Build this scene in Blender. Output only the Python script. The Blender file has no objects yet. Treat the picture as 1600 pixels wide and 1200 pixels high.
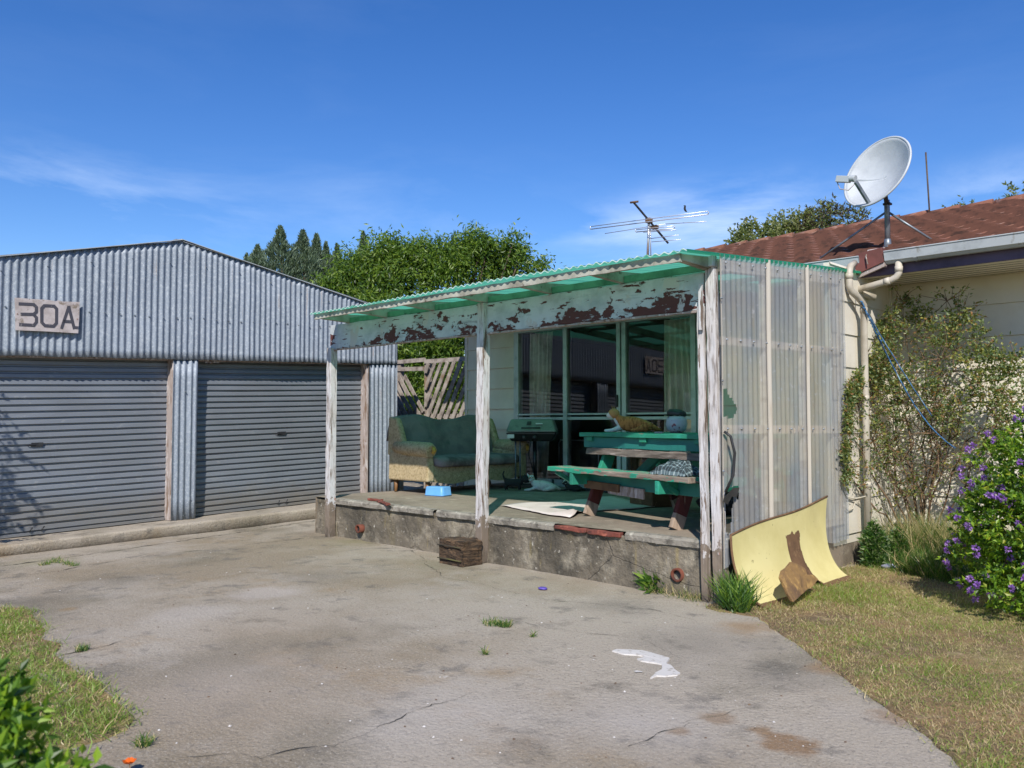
import bpy, bmesh, math, random
import numpy as np
from mathutils import Vector, Matrix, noise
random.seed(7); rng = np.random.default_rng(11)
C = bpy.context.scene.collection
rad = math.radians
OX, OY = 1.52, 6.08
HA = rad(44.5); CA, SA = math.cos(HA), math.sin(HA)
MH = Matrix.Translation((OX, OY, 0)) @ Matrix.Rotation(-HA, 4, 'Z')      # the house frame: x along the facade, y into the house
PIT = math.atan(60/1300); CP, SP = math.cos(PIT), math.sin(PIT)
CAM = ((-OX)*CA+OY*SA, (-OX)*SA-OY*CA, 1.3)
def U(px, py, x=None, y=None, z=None):
    a = (px-800)/1300; b = -(py-600)/1300
    w = (a, CP-b*SP, SP+b*CP)
    d = (w[0]*CA-w[1]*SA, w[0]*SA+w[1]*CA, w[2])
    t = (x-CAM[0])/d[0] if x is not None else (y-CAM[1])/d[1] if y is not None else (z-CAM[2])/d[2]
    return tuple(CAM[i]+t*d[i] for i in range(3))
def UD(px, py, Y):                                  # point at world depth Y, in the house frame
    a = (px-800)/1300; b = -(py-600)/1300
    w = (a, CP-b*SP, SP+b*CP); t = Y/w[1]
    X, Z = w[0]*t-OX, 1.3+w[2]*t; Yr = Y-OY
    return (X*CA-Yr*SA, X*SA+Yr*CA, Z)
def wxy(x, y): return (OX+x*CA+y*SA, OY-x*SA+y*CA)
def gz(x, y):                                       # the yard falls away gently to the left
    return -.03*max(0, -wxy(x, y)[0]-2.3)
def nz(x, y, z=0, s=1.): return noise.noise(Vector((x*s, y*s, z*s)))

# ---------------------------------------------------------------- materials
def srgb(h):
    c = [int(h[i:i+2], 16)/255 for i in (0, 2, 4)]
    return tuple((v/12.92 if v <= .04045 else ((v+.055)/1.055)**2.4) for v in c)
def mat(name, base, layers=(), rough=.8, bump=None, metal=0, transl=0, transp=0, spec=.5, coat=0, tcol=None):
    """layers: (colour, scale, lo, hi, detail, stretch, kind)"""
    m = bpy.data.materials.new(name); m.use_nodes = True
    nt = m.node_tree; N, L = nt.nodes, nt.links
    for n in list(N): N.remove(n)
    out = N.new('ShaderNodeOutputMaterial'); bs = N.new('ShaderNodeBsdfPrincipled')
    bs.inputs['Roughness'].default_value = rough; bs.inputs['Metallic'].default_value = metal
    bs.inputs['Specular IOR Level'].default_value = spec; bs.inputs['Coat Weight'].default_value = coat
    tc = N.new('ShaderNodeTexCoord')
    def vec(st, off=(0, 0, 0)):
        mp = N.new('ShaderNodeMapping'); mp.inputs['Scale'].default_value = st; mp.inputs['Location'].default_value = off
        L.new(tc.outputs['Object'], mp.inputs['Vector']); return mp.outputs['Vector']
    def rgb(c):
        n = N.new('ShaderNodeRGB'); n.outputs[0].default_value = (*c, 1); return n.outputs[0]
    cur = rgb(base); masks = []
    for i, l in enumerate(layers):
        col, sc, lo, hi = l[:4]; det = l[4] if len(l) > 4 else 4; st = l[5] if len(l) > 5 else (1, 1, 1); kind = l[6] if len(l) > 6 else 'n'
        amt = l[7] if len(l) > 7 else 1.
        v = vec(st, (i*3.7, i*1.3, i*2.1))
        if kind == 'crack':
            wn = N.new('ShaderNodeTexNoise'); wn.inputs['Scale'].default_value = sc*2.5; wn.inputs['Detail'].default_value = 5; L.new(v, wn.inputs['Vector'])
            ad = N.new('ShaderNodeMix'); ad.data_type = 'RGBA'; ad.inputs[0].default_value = .18/max(sc, .5); L.new(v, ad.inputs[6]); L.new(wn.outputs['Color'], ad.inputs[7])
            t = N.new('ShaderNodeTexVoronoi'); t.feature = 'DISTANCE_TO_EDGE'; t.inputs['Scale'].default_value = sc; L.new(ad.outputs[2], t.inputs['Vector']); f = t.outputs['Distance']
        elif kind == 'pos':       # a coat or stain that follows position: dot(position, stretch) with a ragged edge
            dt = N.new('ShaderNodeVectorMath'); dt.operation = 'DOT_PRODUCT'; L.new(tc.outputs['Object'], dt.inputs[0]); dt.inputs[1].default_value = st
            wn = N.new('ShaderNodeTexNoise'); wn.inputs['Scale'].default_value = sc; wn.inputs['Detail'].default_value = 12 if len(l) > 8 else 4; wn.inputs['Roughness'].default_value = .62; L.new(vec(l[8]) if len(l) > 8 else tc.outputs['Object'], wn.inputs['Vector'])
            ma = N.new('ShaderNodeMath'); ma.operation = 'MULTIPLY_ADD'; L.new(wn.outputs['Fac'], ma.inputs[0]); ma.inputs[1].default_value = det; L.new(dt.outputs['Value'], ma.inputs[2]); f = ma.outputs[0]
        elif kind == 'spot':      # a stain round one place: distance to stretch=(x,y,z), ragged by noise
            dt = N.new('ShaderNodeVectorMath'); dt.operation = 'DISTANCE'; L.new(tc.outputs['Object'], dt.inputs[0]); dt.inputs[1].default_value = st
            wn = N.new('ShaderNodeTexNoise'); wn.inputs['Scale'].default_value = sc; wn.inputs['Detail'].default_value = 8; wn.inputs['Roughness'].default_value = .65; L.new(tc.outputs['Object'], wn.inputs['Vector'])
            ma = N.new('ShaderNodeMath'); ma.operation = 'MULTIPLY_ADD'; L.new(wn.outputs['Fac'], ma.inputs[0]); ma.inputs[1].default_value = det; L.new(dt.outputs['Value'], ma.inputs[2]); f = ma.outputs[0]
        elif kind == 'cell':
            t = N.new('ShaderNodeTexVoronoi'); t.inputs['Scale'].default_value = sc; L.new(v, t.inputs['Vector']); f = t.outputs['Distance']
        elif kind == 'wave':
            t = N.new('ShaderNodeTexWave'); t.inputs['Scale'].default_value = sc; t.inputs['Distortion'].default_value = 3; t.inputs['Detail'].default_value = det; t.inputs['Detail Scale'].default_value = 2
            L.new(v, t.inputs['Vector']); f = t.outputs['Fac']
        else:
            t = N.new('ShaderNodeTexNoise'); t.inputs['Scale'].default_value = sc; t.inputs['Detail'].default_value = det; t.inputs['Roughness'].default_value = .62
            L.new(v, t.inputs['Vector']); f = t.outputs['Fac']
        mr = N.new('ShaderNodeMapRange'); mr.inputs['From Min'].default_value = lo; mr.inputs['From Max'].default_value = hi; mr.inputs['To Max'].default_value = amt
        L.new(f, mr.inputs['Value'])
        mx = N.new('ShaderNodeMix'); mx.data_type = 'RGBA'; L.new(mr.outputs[0], mx.inputs[0]); L.new(cur, mx.inputs[6]); L.new(rgb(col), mx.inputs[7]); cur = mx.outputs[2]
        masks.append(mr.outputs[0])
    L.new(cur, bs.inputs['Base Color'])
    if bump:
        t = N.new('ShaderNodeTexNoise'); t.inputs['Scale'].default_value = bump[0]; t.inputs['Detail'].default_value = 6; t.inputs['Roughness'].default_value = .65
        L.new(vec(bump[2] if len(bump) > 2 else (1, 1, 1)), t.inputs['Vector'])
        h = t.outputs['Fac']
        if len(bump) > 3:
            ma = N.new('ShaderNodeMath'); ma.operation = 'MULTIPLY_ADD'; L.new(masks[bump[3]], ma.inputs[0]); ma.inputs[1].default_value = bump[4]; L.new(h, ma.inputs[2]); h = ma.outputs[0]
        b = N.new('ShaderNodeBump'); b.inputs['Strength'].default_value = 1; b.inputs['Distance'].default_value = bump[1]
        L.new(h, b.inputs['Height']); L.new(b.outputs[0], bs.inputs['Normal'])
    sh = bs.outputs[0]
    if transl:
        tr = N.new('ShaderNodeBsdfTranslucent')
        if tcol: tr.inputs['Color'].default_value = (*tcol, 1)
        else: L.new(cur, tr.inputs['Color'])
        mx = N.new('ShaderNodeMixShader'); mx.inputs[0].default_value = transl; L.new(sh, mx.inputs[1]); L.new(tr.outputs[0], mx.inputs[2]); sh = mx.outputs[0]
    if transp:
        tr = N.new('ShaderNodeBsdfTransparent'); tr.inputs['Color'].default_value = (*(tcol or (1, 1, 1)), 1)
        mx = N.new('ShaderNodeMixShader'); mx.inputs[0].default_value = transp; L.new(sh, mx.inputs[1]); L.new(tr.outputs[0], mx.inputs[2]); sh = mx.outputs[0]
    L.new(sh, out.inputs['Surface'])
    return m
def glass(name):
    m = bpy.data.materials.new(name); m.use_nodes = True; nt = m.node_tree; N, L = nt.nodes, nt.links
    for n in list(N): N.remove(n)
    out = N.new('ShaderNodeOutputMaterial'); g = N.new('ShaderNodeBsdfGlossy'); g.inputs['Roughness'].default_value = .012
    t = N.new('ShaderNodeBsdfTransparent'); t.inputs['Color'].default_value = (.93, .95, .94, 1)
    fr = N.new('ShaderNodeFresnel'); fr.inputs['IOR'].default_value = 1.85
    tc = N.new('ShaderNodeTexCoord'); no = N.new('ShaderNodeTexNoise'); no.inputs['Scale'].default_value = 1.6; L.new(tc.outputs['Object'], no.inputs['Vector'])
    b = N.new('ShaderNodeBump'); b.inputs['Distance'].default_value = .0012; b.inputs['Strength'].default_value = .5; L.new(no.outputs['Fac'], b.inputs['Height']); L.new(b.outputs[0], g.inputs['Normal'])
    mx = N.new('ShaderNodeMixShader'); L.new(fr.outputs[0], mx.inputs[0]); L.new(t.outputs[0], mx.inputs[1]); L.new(g.outputs[0], mx.inputs[2]); L.new(mx.outputs[0], out.inputs['Surface'])
    return m

# ---------------------------------------------------------------- mesh builder
def sn(a): return max(0., math.sin(a))
class MB:
    def __init__(s): s.v = []; s.f = []; s.m = []; s.k = []
    def add(s, vs, fs, mi=0, smooth=False):
        n = len(s.v); s.v += [tuple(v) for v in vs]; s.f += [tuple(i+n for i in f) for f in fs]; s.m += [mi]*len(fs); s.k += [smooth]*len(fs); return s
    def box(s, x0, x1, y0, y1, z0, z1, mi=0):
        vs = [(x, y, z) for z in (z0, z1) for y in (y0, y1) for x in (x0, x1)]
        return s.add(vs, [(0, 2, 3, 1), (4, 5, 7, 6), (0, 1, 5, 4), (2, 6, 7, 3), (0, 4, 6, 2), (1, 3, 7, 5)], mi)
    def bar(s, p0, p1, w, d, up=(0, 0, 1), seg=1, jit=0, mi=0):
        p0, p1 = Vector(p0), Vector(p1); a = (p1-p0).normalized(); u = Vector(up)
        if abs(a.dot(u)) > .98: u = Vector((0, 1, 0))
        r = a.cross(u).normalized(); u = r.cross(a).normalized(); vs = []; sd = random.random()*50
        for i in range(seg+1):
            c = p0.lerp(p1, i/seg)
            for q, (i1, j1) in enumerate(((-1, -1), (1, -1), (1, 1), (-1, 1))):
                j = jit*nz(sd+q*7, i*.9, 0) if jit else 0; j2 = jit*nz(sd+q*7, i*.9, 9) if jit else 0
                vs.append(c+r*(i1*w/2+j)+u*(j1*d/2+j2))
        fs = [(3, 2, 1, 0), tuple(seg*4+i for i in range(4))]
        for i in range(seg):
            for q in range(4): a0 = i*4+q; b0 = i*4+(q+1) % 4; fs.append((a0, b0, b0+4, a0+4))
        return s.add(vs, fs, mi)
    def tube(s, pts, r, n=10, mi=0, cap=True):
        pts = [Vector(p) for p in pts]; rs = r if isinstance(r, (list, tuple)) else [r]*len(pts); vs = []; up = None
        for i, p in enumerate(pts):
            t = (pts[min(i+1, len(pts)-1)]-pts[max(i-1, 0)]).normalized()
            if up is None: up = t.orthogonal().normalized()
            up = (up-t*up.dot(t)).normalized(); b = t.cross(up)
            for k in range(n): a = 2*math.pi*k/n; vs.append(p+(up*math.cos(a)+b*math.sin(a))*rs[i])
        fs = []
        for i in range(len(pts)-1):
            for k in range(n): a = i*n+k; b2 = i*n+(k+1) % n; fs.append((a, b2, b2+n, a+n))
        s.add(vs, fs, mi, True)
        if cap:
            m = len(s.v)-len(vs); s.f += [tuple(m+n-1-k for k in range(n)), tuple(m+(len(pts)-1)*n+k for k in range(n))]; s.m += [mi]*2; s.k += [False]*2
        return s
    def lathe(s, prof, c=(0, 0, 0), n=24, ax='z', mi=0):
        vs = []
        for r, h in prof:
            for k in range(n):
                a = 2*math.pi*k/n; p = (r*math.cos(a), r*math.sin(a), h)
                if ax == 'x': p = (h, r*math.cos(a), r*math.sin(a))
                if ax == 'y': p = (r*math.cos(a), h, r*math.sin(a))
                vs.append((p[0]+c[0], p[1]+c[1], p[2]+c[2]))
        fs = [(i*n+k, i*n+(k+1) % n, (i+1)*n+(k+1) % n, (i+1)*n+k) for i in range(len(prof)-1) for k in range(n)]
        return s.add(vs, fs, mi, True)
    def grid(s, fn, nu, nv, mi=0, smooth=True, keep=None):
        vs = [fn(i/nu, j/nv) for j in range(nv+1) for i in range(nu+1)]
        fs = [(j*(nu+1)+i, j*(nu+1)+i+1, (j+1)*(nu+1)+i+1, (j+1)*(nu+1)+i) for j in range(nv) for i in range(nu) if keep is None or keep((i+.5)/nu, (j+.5)/nv)]
        return s.add(vs, fs, mi, smooth)
    def prism(s, poly, a0, a1, ax='z', mi=0):
        """closed polygon swept along an axis"""
        n = len(poly)
        def P(p, h): return {'z': (p[0], p[1], h), 'y': (p[0], h, p[1]), 'x': (h, p[0], p[1])}[ax]
        vs = [P(p, a0) for p in poly]+[P(p, a1) for p in poly]
        fs = [tuple(range(n))[::-1], tuple(range(n, 2*n))]+[(i, (i+1) % n, (i+1) % n+n, i+n) for i in range(n)]
        return s.add(vs, fs, mi)
    def map(s, fn): s.v = [tuple(fn(*v)) for v in s.v]; return s
BASE = {}
def finish(o, parent, loc, rz, bev, solid, sub, mx=None):
    C.objects.link(o)
    if parent is not None: o.parent = parent
    else: o.matrix_world = MH @ Matrix.Translation(loc) @ Matrix.Rotation(rz, 4, 'Z') @ (mx or Matrix())
    if sub: md = o.modifiers.new('s', 'SUBSURF'); md.levels = md.render_levels = sub
    if solid: md = o.modifiers.new('t', 'SOLIDIFY'); md.thickness = solid; md.offset = 0
    if bev: md = o.modifiers.new('b', 'BEVEL'); md.width = bev; md.segments = 2; md.limit_method = 'ANGLE'; md.angle_limit = rad(40)
    return o
def build(mb, name, mats, parent=None, label=None, cat=None, group=None, kind=None, loc=None, rz=0, bev=0, solid=0, sub=0, abs_=True, mx=None):
    """abs_: the builder's coordinates are house-frame; they are made relative to the thing's base"""
    me = bpy.data.meshes.new(name)
    off = (BASE.get(parent.name, (0, 0, 0)) if parent is not None else (loc or (0, 0, 0))) if abs_ else (0, 0, 0)
    me.from_pydata([(v[0]-off[0], v[1]-off[1], v[2]-off[2]) for v in mb.v], [], mb.f)
    for m in (mats if isinstance(mats, (list, tuple)) else [mats]): me.materials.append(m)
    me.polygons.foreach_set('material_index', mb.m); me.polygons.foreach_set('use_smooth', mb.k)
    me.validate(); me.update()
    o = bpy.data.objects.new(name, me); finish(o, parent, loc or (0, 0, 0), rz, bev, solid, sub, mx); BASE[o.name] = off
    tag(o, label, cat, group, kind); return o
def tag(o, label=None, cat=None, group=None, kind=None):
    for k, v in (('label', label), ('category', cat), ('group', group), ('kind', kind)):
        if v: o[k] = v
    return o
def thing(name, label, cat, loc=(0, 0, 0), rz=0, group=None, rel=False, mx=None):
    """rel: the parts are modelled in the thing's own coordinates"""
    o = bpy.data.objects.new(name, None); o.empty_display_size = .1; C.objects.link(o)
    o.matrix_world = MH @ Matrix.Translation(loc) @ Matrix.Rotation(rz, 4, 'Z') @ (mx or Matrix())
    BASE[o.name] = (0, 0, 0) if rel else tuple(loc); tag(o, label, cat, group); return o
def copy_tree(o, parent=None):
    c = o.copy(); C.objects.link(c); c.parent = parent
    for ch in list(o.children): copy_tree(ch, c)
    return c
def skin(name, vs, es, rs, m, parent=None, sub=2, **kw):
    me = bpy.data.meshes.new(name); me.from_pydata(vs, es, []); me.materials.append(m if not isinstance(m, list) else m[0])
    bm = bmesh.new(); bm.from_mesh(me); ly = bm.verts.layers.skin.verify(); bm.verts.ensure_lookup_table()
    for i, r in enumerate(rs): bm.verts[i][ly].radius = (r, r) if not isinstance(r, tuple) else r
    bm.verts[0][ly].use_root = True; bm.to_mesh(me); bm.free()
    o = bpy.data.objects.new(name, me)
    loc = kw.pop('loc', (0, 0, 0)); rz = kw.pop('rz', 0)
    finish(o, parent, loc, rz, 0, 0, 0)
    md = o.modifiers.new('k', 'SKIN'); md.use_smooth_shade = True
    md = o.modifiers.new('s', 'SUBSURF'); md.levels = md.render_levels = sub
    BASE[o.name] = (0, 0, 0); tag(o, **kw); return o
def fastmesh(name, verts, nper, matidx, mats, smooth=False):
    """verts (N*nper,3): N separate polygons of nper corners"""
    me = bpy.data.meshes.new(name); n = len(verts)//nper
    me.vertices.add(len(verts)); me.vertices.foreach_set('co', verts.astype(np.float32).ravel())
    me.loops.add(len(verts)); me.loops.foreach_set('vertex_index', np.arange(len(verts), dtype=np.int32))
    me.polygons.add(n); me.polygons.foreach_set('loop_start', np.arange(0, len(verts), nper, dtype=np.int32)); me.polygons.foreach_set('loop_total', np.full(n, nper, dtype=np.int32))
    me.polygons.foreach_set('material_index', matidx.astype(np.int32))
    for m in mats: me.materials.append(m)
    me.update(); me.validate(); return me
def norm(a): return a/np.maximum(np.linalg.norm(a, axis=1, keepdims=True), 1e-9)
def leaves(name, P, D, Ln, W, mats, parent=None, fold=.25, pick=None, **kw):
    """diamond leaves with a bent tip, two quads each"""
    n = len(P); D = norm(D); R = norm(np.cross(D, rng.normal(size=(n, 3)))); Nn = np.cross(R, D)
    Ln = np.broadcast_to(Ln, (n,))[:, None]; W = np.broadcast_to(W, (n,))[:, None]
    mid = P+D*Ln*.45-Nn*Ln*.06; tip = P+D*Ln-Nn*Ln*fold; a = mid+R*W/2+Nn*W*.22; b = mid-R*W/2+Nn*W*.22
    V = np.stack([P, a, tip, mid, P, mid, tip, b], axis=1).reshape(-1, 3)
    off = BASE.get(parent.name, (0, 0, 0)) if parent is not None else kw.get('loc', (0, 0, 0))
    V = V-np.array(off)
    mi = rng.choice(len(mats), size=n, p=pick) if len(mats) > 1 else np.zeros(n, int)
    me = fastmesh(name, V, 4, np.repeat(mi, 2), mats)
    o = bpy.data.objects.new(name, me); finish(o, parent, kw.pop('loc', (0, 0, 0)), 0, 0, 0, 0); tag(o, **kw); return o
def blades(name, P, D, Ln, W, mats, pick=None, parent=None, **kw):
    n = len(P); D = norm(D); S = rng.normal(size=(n, 3)); S[:, 2] = 0; S = norm(S); Ln = np.broadcast_to(Ln, (n,))[:, None]; W = np.broadcast_to(W, (n,))[:, None]
    bend = norm(rng.normal(size=(n, 3))*np.array([1, 1, 0.01]))
    m = P+D*Ln*.55; t = P+D*Ln+bend*Ln*.28
    V = np.stack([P-S*W/2, P+S*W/2, m+S*W*.4, m-S*W*.4, m-S*W*.4, m+S*W*.4, t+S*W*.04, t-S*W*.04], axis=1).reshape(-1, 3)
    off = BASE.get(parent.name, (0, 0, 0)) if parent is not None else kw.get('loc', (0, 0, 0))
    V = V-np.array(off)
    mi = rng.choice(len(mats), size=n, p=pick) if len(mats) > 1 else np.zeros(n, int)
    me = fastmesh(name, V, 4, np.repeat(mi, 2), mats)
    o = bpy.data.objects.new(name, me); finish(o, parent, kw.pop('loc', (0, 0, 0)), 0, 0, 0, 0); tag(o, **kw); return o
WHT, RED = srgb('b9b4b2'), srgb('532b27')
M = {}
M['zinc'] = mat('galvanised', (.23, .265, .315), [((.19, .22, .26), 3, .35, .7, 5, (1, 1, .35)), ((.42, .45, .48), 26, .5, .72, 2, (1, 1, 1), 'n', .5), ((.2, .18, .17), 1.4, .62, .8, 6, (1, 2, .25), 'n', .5), ((.30, .2, .13), 7, .62, .72, 9, (1, 2.5, .16), 'n', .55), ((.47, .50, .53), 90, .56, .64, 2, (1, 1, .6), 'n', .4)], rough=.62, metal=.2, bump=(60, .0006))
M['zincdoor'] = mat('door_steel', (.215, .235, .265), [((.22, .19, .15), 5, -.35, -.05, .3, (0, 0, -1), 'pos', .8), ((.40, .40, .39), 14, .62, .70, 5, (1, .5, 1), 'n', .5), ((.18, .19, .205), 2.2, .4, .7, 6, (1, .25, 1)), ((.33, .33, .32), 5, .6, .75, 6, (1, .3, 1), 'n', .5), ((.13, .11, .10), 9, .68, .8, 7, (1, .4, 1), 'n', .6)], rough=.55, metal=.35, bump=(40, .0006))
M['rooftin'] = mat('roof_iron', (.35, .37, .40), [((.2, .17, .15), 4, .5, .7)], rough=.5, metal=.5)
M['jamb'] = mat('weathered_pink_timber', srgb('a0938d'), [(srgb('77604f'), 6, .5, .62, 6, (3, 3, .6)), (srgb('c4bbb8'), 9, .56, .62, 5, (3, 3, .5))], rough=.85, bump=(30, .004, (3, 3, .5)))
M['peel'] = mat('peeling_white_paint', WHT, [(srgb('c9cdd2'), 2.5, .4, .7), (srgb('8d8580'), 14, .55, .66, 6, (3, 3, .35)), (srgb('6a5a4e'), 7, .59, .615, 9, (4, 4, .35)), (srgb('9a6a58'), 4, .66, .69, 5, (2, 2, .5)), (srgb('3b322b'), 26, .68, .7, 4, (3, 3, .5))], rough=.8, bump=(9, .006, (4, 4, .4), 2, -.6))
M['postm'] = mat('post_peeling_paint', srgb('bab4b1'), [(srgb('c3c3c6'), 2.5, .4, .7), (srgb('8d8580'), 14, .50, .62, 6, (3, 3, .35)), (srgb('6a5a4e'), 7, .58, .60, 9, (4, 4, .35)), (srgb('9a6a58'), 4, .66, .69, 5, (2, 2, .5)), (srgb('3b322b'), 26, .68, .7, 4, (3, 3, .5)), (srgb('756759'), 12, .47, .51, .9, (0, 0, -1), 'pos', .95), (srgb('3f382f'), 14, .50, .75, .5, (0, 0, -1), 'pos', .8), (srgb('aaa19a'), 11, .60, .66, 8, (4, 4, .3), 'n', .6)], rough=.85, bump=(14, .005, (5, 5, .4), 5, -.4))
M['bleach'] = mat('bare_weathered_post_foot', srgb('85776a'), [(srgb('5c5046'), 9, .45, .62, 8, (5, 5, .4)), (srgb('b3aba3'), 7, .57, .63, 8, (4, 4, .4)), (srgb('4d4a38'), 3, .55, .75)], rough=.9, bump=(14, .008, (5, 5, .4)))
M['beam'] = mat('beam_peeled_paint', srgb('bcc0c4'), [(srgb('93999c'), 3, .45, .7, 6), (RED, 3.2, -.835, -.818, 1.9, (0, 0, -1), 'pos', 1, (.85, 1, 1.3)), (WHT, 2.6, .585, .60, 12, (1.4, 1, .7)), (RED, 9, .60, .61, 8, (.5, 1, 2.5)), (srgb('2c1817'), 6, .6, .75, 6, (.4, 1, 2), 'n', .6), (srgb('aab0b4'), 11, .60, .615, 8, (.5, 1, 2.4), 'n', .9)], rough=.75, bump=(12, .004, (.5, 1, 3), 1, -.7))
M['rafter'] = mat('grimy_white_rafter', srgb('a9a79c'), [(srgb('6f6a5c'), 4, .42, .7, 7), (srgb('4b4136'), 10, .6, .7, 7)], rough=.85, bump=(20, .003))
M['block'] = mat('grimy_greenlit_blocking', srgb('5f9a7c'), [(srgb('3d6b52'), 5, .45, .7, 7), (srgb('30483c'), 9, .62, .75, 7)], rough=.85)  # green light from the roof sheet is put into the colour, grime over it
M['gsheet'] = mat('green_fibreglass', (.03, .34, .2), [((.02, .22, .13), 3, .45, .7, 6, (1, .4, 1)), ((.25, .38, .31), 8, .66, .8, 7, (1, .3, 1), 'n', .7)], rough=.55, transl=.56, tcol=(.20, .76, .50), bump=(30, .001))
M['gedge'] = mat('bleached_sheet_edge', srgb('c3cfca'), [(srgb('4f9a7c'), 12, .45, .65, 4)], rough=.7)
M['panel'] = mat('clear_fibreglass', (.28, .29, .31), [((.40, .36, .30), 1.2, .47, .62, 7, (1, 1, .5)), ((.33, .26, .17), 3.2, .56, .74, 8, (2, 2, .22), 'n', .8), ((.45, .45, .47), 18, .6, .75, 4)], rough=.38, transp=.43, tcol=(.86, .89, .90), bump=(40, .0008))
M['panel2'] = mat('sheet_overlap', (.52, .47, .40), [((.36, .29, .2), 5, .5, .8, 6, (2, 2, .3))], rough=.45, transp=.1)
M['batten'] = mat('batten_timber', srgb('efe0cc'), [(srgb('94826c'), 5, .45, .7, 6, (1, .5, 3))], rough=.85)
M['conc'] = mat('porch_concrete', srgb('736a5c'), [(srgb('4d473d'), 1.6, .42, .60, 8), (srgb('9a9180'), 3.5, .52, .7, 9), (srgb('6c6142'), 2.3, .55, .75, 6, (2, 2, .5), 'n', .8), (srgb('45423b'), 8, .56, .68, 9, (1, 1, .5), 'n', .8), (srgb('8a7a4c'), 5, .62, .74, 4, (3, 3, .3), 'n', .6), (srgb('b9b3a6'), 22, .62, .7, 6, (1, 1, 1), 'n', .8), (srgb('2c2823'), .8, .004, .0, 4, (1, 1, 1.7), 'crack', .45)], rough=.95, bump=(16, .03, (1, 1, 1), 6, -.5))
M['deck'] = mat('porch_floor', srgb('8a7d6d'), [(srgb('6b6153'), 1.8, .42, .66, 8), (srgb('9e9382'), 6, .55, .7, 8), (srgb('a59d90'), 60, .6, .7, 3, (1, 1, 1), 'n', .6), (srgb('4a463f'), 45, .64, .72, 3, (1, 1, 1), 'n', .6)], rough=.92, bump=(50, .004))
M['lip'] = mat('broken_concrete_lip', srgb('8c857a'), [(srgb('57524a'), 8, .45, .65, 8), (srgb('b0a99c'), 14, .55, .7, 6)], rough=.95, bump=(30, .012))
M['brick'] = mat('red_brown_tile', srgb('7a4034'), [(srgb('4c2b25'), 7, .45, .65, 7), (srgb('9c5a48'), 15, .58, .7)], rough=.85, bump=(25, .004))
def SPT(c, px, py, R, sc=2.5, amt=.7, soft=.35):
    p = U(px, py, z=-.02); amt *= (.8 if c < '6' else 1); return (srgb(c), sc, R*1.25, R*1.25-R*soft, R*1.1, (p[0], p[1], 0), 'spot', amt)
SPOTS = [SPT('a3978a', 350, 1080, 1.3, 1.3, .7, .9), SPT('8f7f6a', 450, 990, 1.2, 1.6, .6, .9), SPT('aca197', 420, 930, .5, 2.2, .7), SPT('a89e93', 300, 965, .5, 3, .6), SPT('b3aca6', 720, 1120, .8, 1.5, .6, .9), SPT('a9a19a', 1000, 1140, .7, 2, .6, .8),
    SPT('56524d', 1090, 1010, .75, 2.4, .62, .8), SPT('55514b', 1230, 1060, .45, 3, .55, .8), SPT('575149', 960, 950, .55, 3, .5, .7), SPT('4f4a3f', 190, 905, .7, 2.6, .6, .7), SPT('4f4a40', 60, 935, .5, 3, .6, .7), SPT('57513f', 300, 880, .5, 4, .5, .7), SPT('5d574d', 500, 905, .6, 3, .5, .7),
    SPT('767047', 570, 848, .7, 3.5, .55, .6), SPT('7b7650', 70, 870, .6, 3, .45, .6), SPT('6b6a4a', 700, 885, .5, 4, .4, .6),
    SPT('7d5f3e', 1235, 1172, .20, 9, .8, .3), SPT('80623f', 1190, 1150, .10, 14, .7, .4), SPT('7d6244', 1120, 1130, .14, 12, .6, .4), SPT('7d6244', 1060, 1150, .09, 12, .6, .4), SPT('8a6c46', 1170, 985, .35, 6, .6, .5), SPT('8a6a44', 1290, 1050, .22, 7, .6, .5), SPT('84674a', 1400, 1130, .2, 7, .6, .5), SPT('84683f', 110, 950, .12, 9, .6, .5)]
M['drive'] = mat('driveway_concrete', srgb('897b66'), [(srgb('a09586'), .32, .42, .54, 5), (srgb('67604f'), .7, .50, .64, 10, (1, 1, 1), 'n', .6), (srgb('a0968a'), 1.5, .55, .68, 10, (1, 1, 1), 'n', .65), (srgb('565045'), 2.3, .58, .68, 12, (1, 1, 1), 'n', .6), (srgb('8b7350'), 1.1, .59, .70, 9, (1, 1, 1), 'n', .55), (srgb('57534e'), 5, .57, .68, 9, (1, 1, 1), 'n', .55), (srgb('bab2a6'), 80, .56, .68, 3, (1, 1, 1), 'n', .42), (srgb('423d36'), 60, .57, .68, 4, (1, 1, 1), 'n', .5), (srgb('c8c2ba'), 9, .70, .73, 6, (1, 1, 1), 'n', .5)]+SPOTS+[(srgb('c2bab0'), 110, .58, .70, 3, (1, 1, 1), 'n', .4), (srgb('3b3731'), 85, .58, .70, 4, (1, 1, 1), 'n', .45), (srgb('55504a'), 14, .62, .72, 8, (1, 1, 1), 'n', .4)], rough=.93, bump=(38, .011))
M['crack'] = mat('crack_dirt', srgb('3d382f'), [(srgb('5d5a33'), 3, .5, .65, 5)], rough=1)
M['paint'] = mat('spilt_white_paint', srgb('c2bdb8'), [(srgb('9a9288'), 30, .56, .64, 10)], rough=.8)
M['soil'] = mat('dry_lawn_soil', srgb('8f7350'), [(srgb('6e5c43'), 2, .42, .62, 8), (srgb('8d8152'), 1.1, .5, .66, 7), (srgb('a08b6b'), 9, .55, .7, 7), (srgb('4e4130'), 18, .6, .7, 5)], rough=1, bump=(25, .03))
M['ground'] = mat('far_ground', srgb('6f6a4a'), [(srgb('7f7256'), .2, .45, .6, 6), (srgb('55603a'), .6, .5, .65, 7)], rough=1)
M['dirt'] = mat('bare_dirt', srgb('6b5340'), [(srgb('443529'), 6, .45, .65, 7), (srgb('8d7357'), 11, .58, .7)], rough=1, bump=(20, .03))
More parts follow.
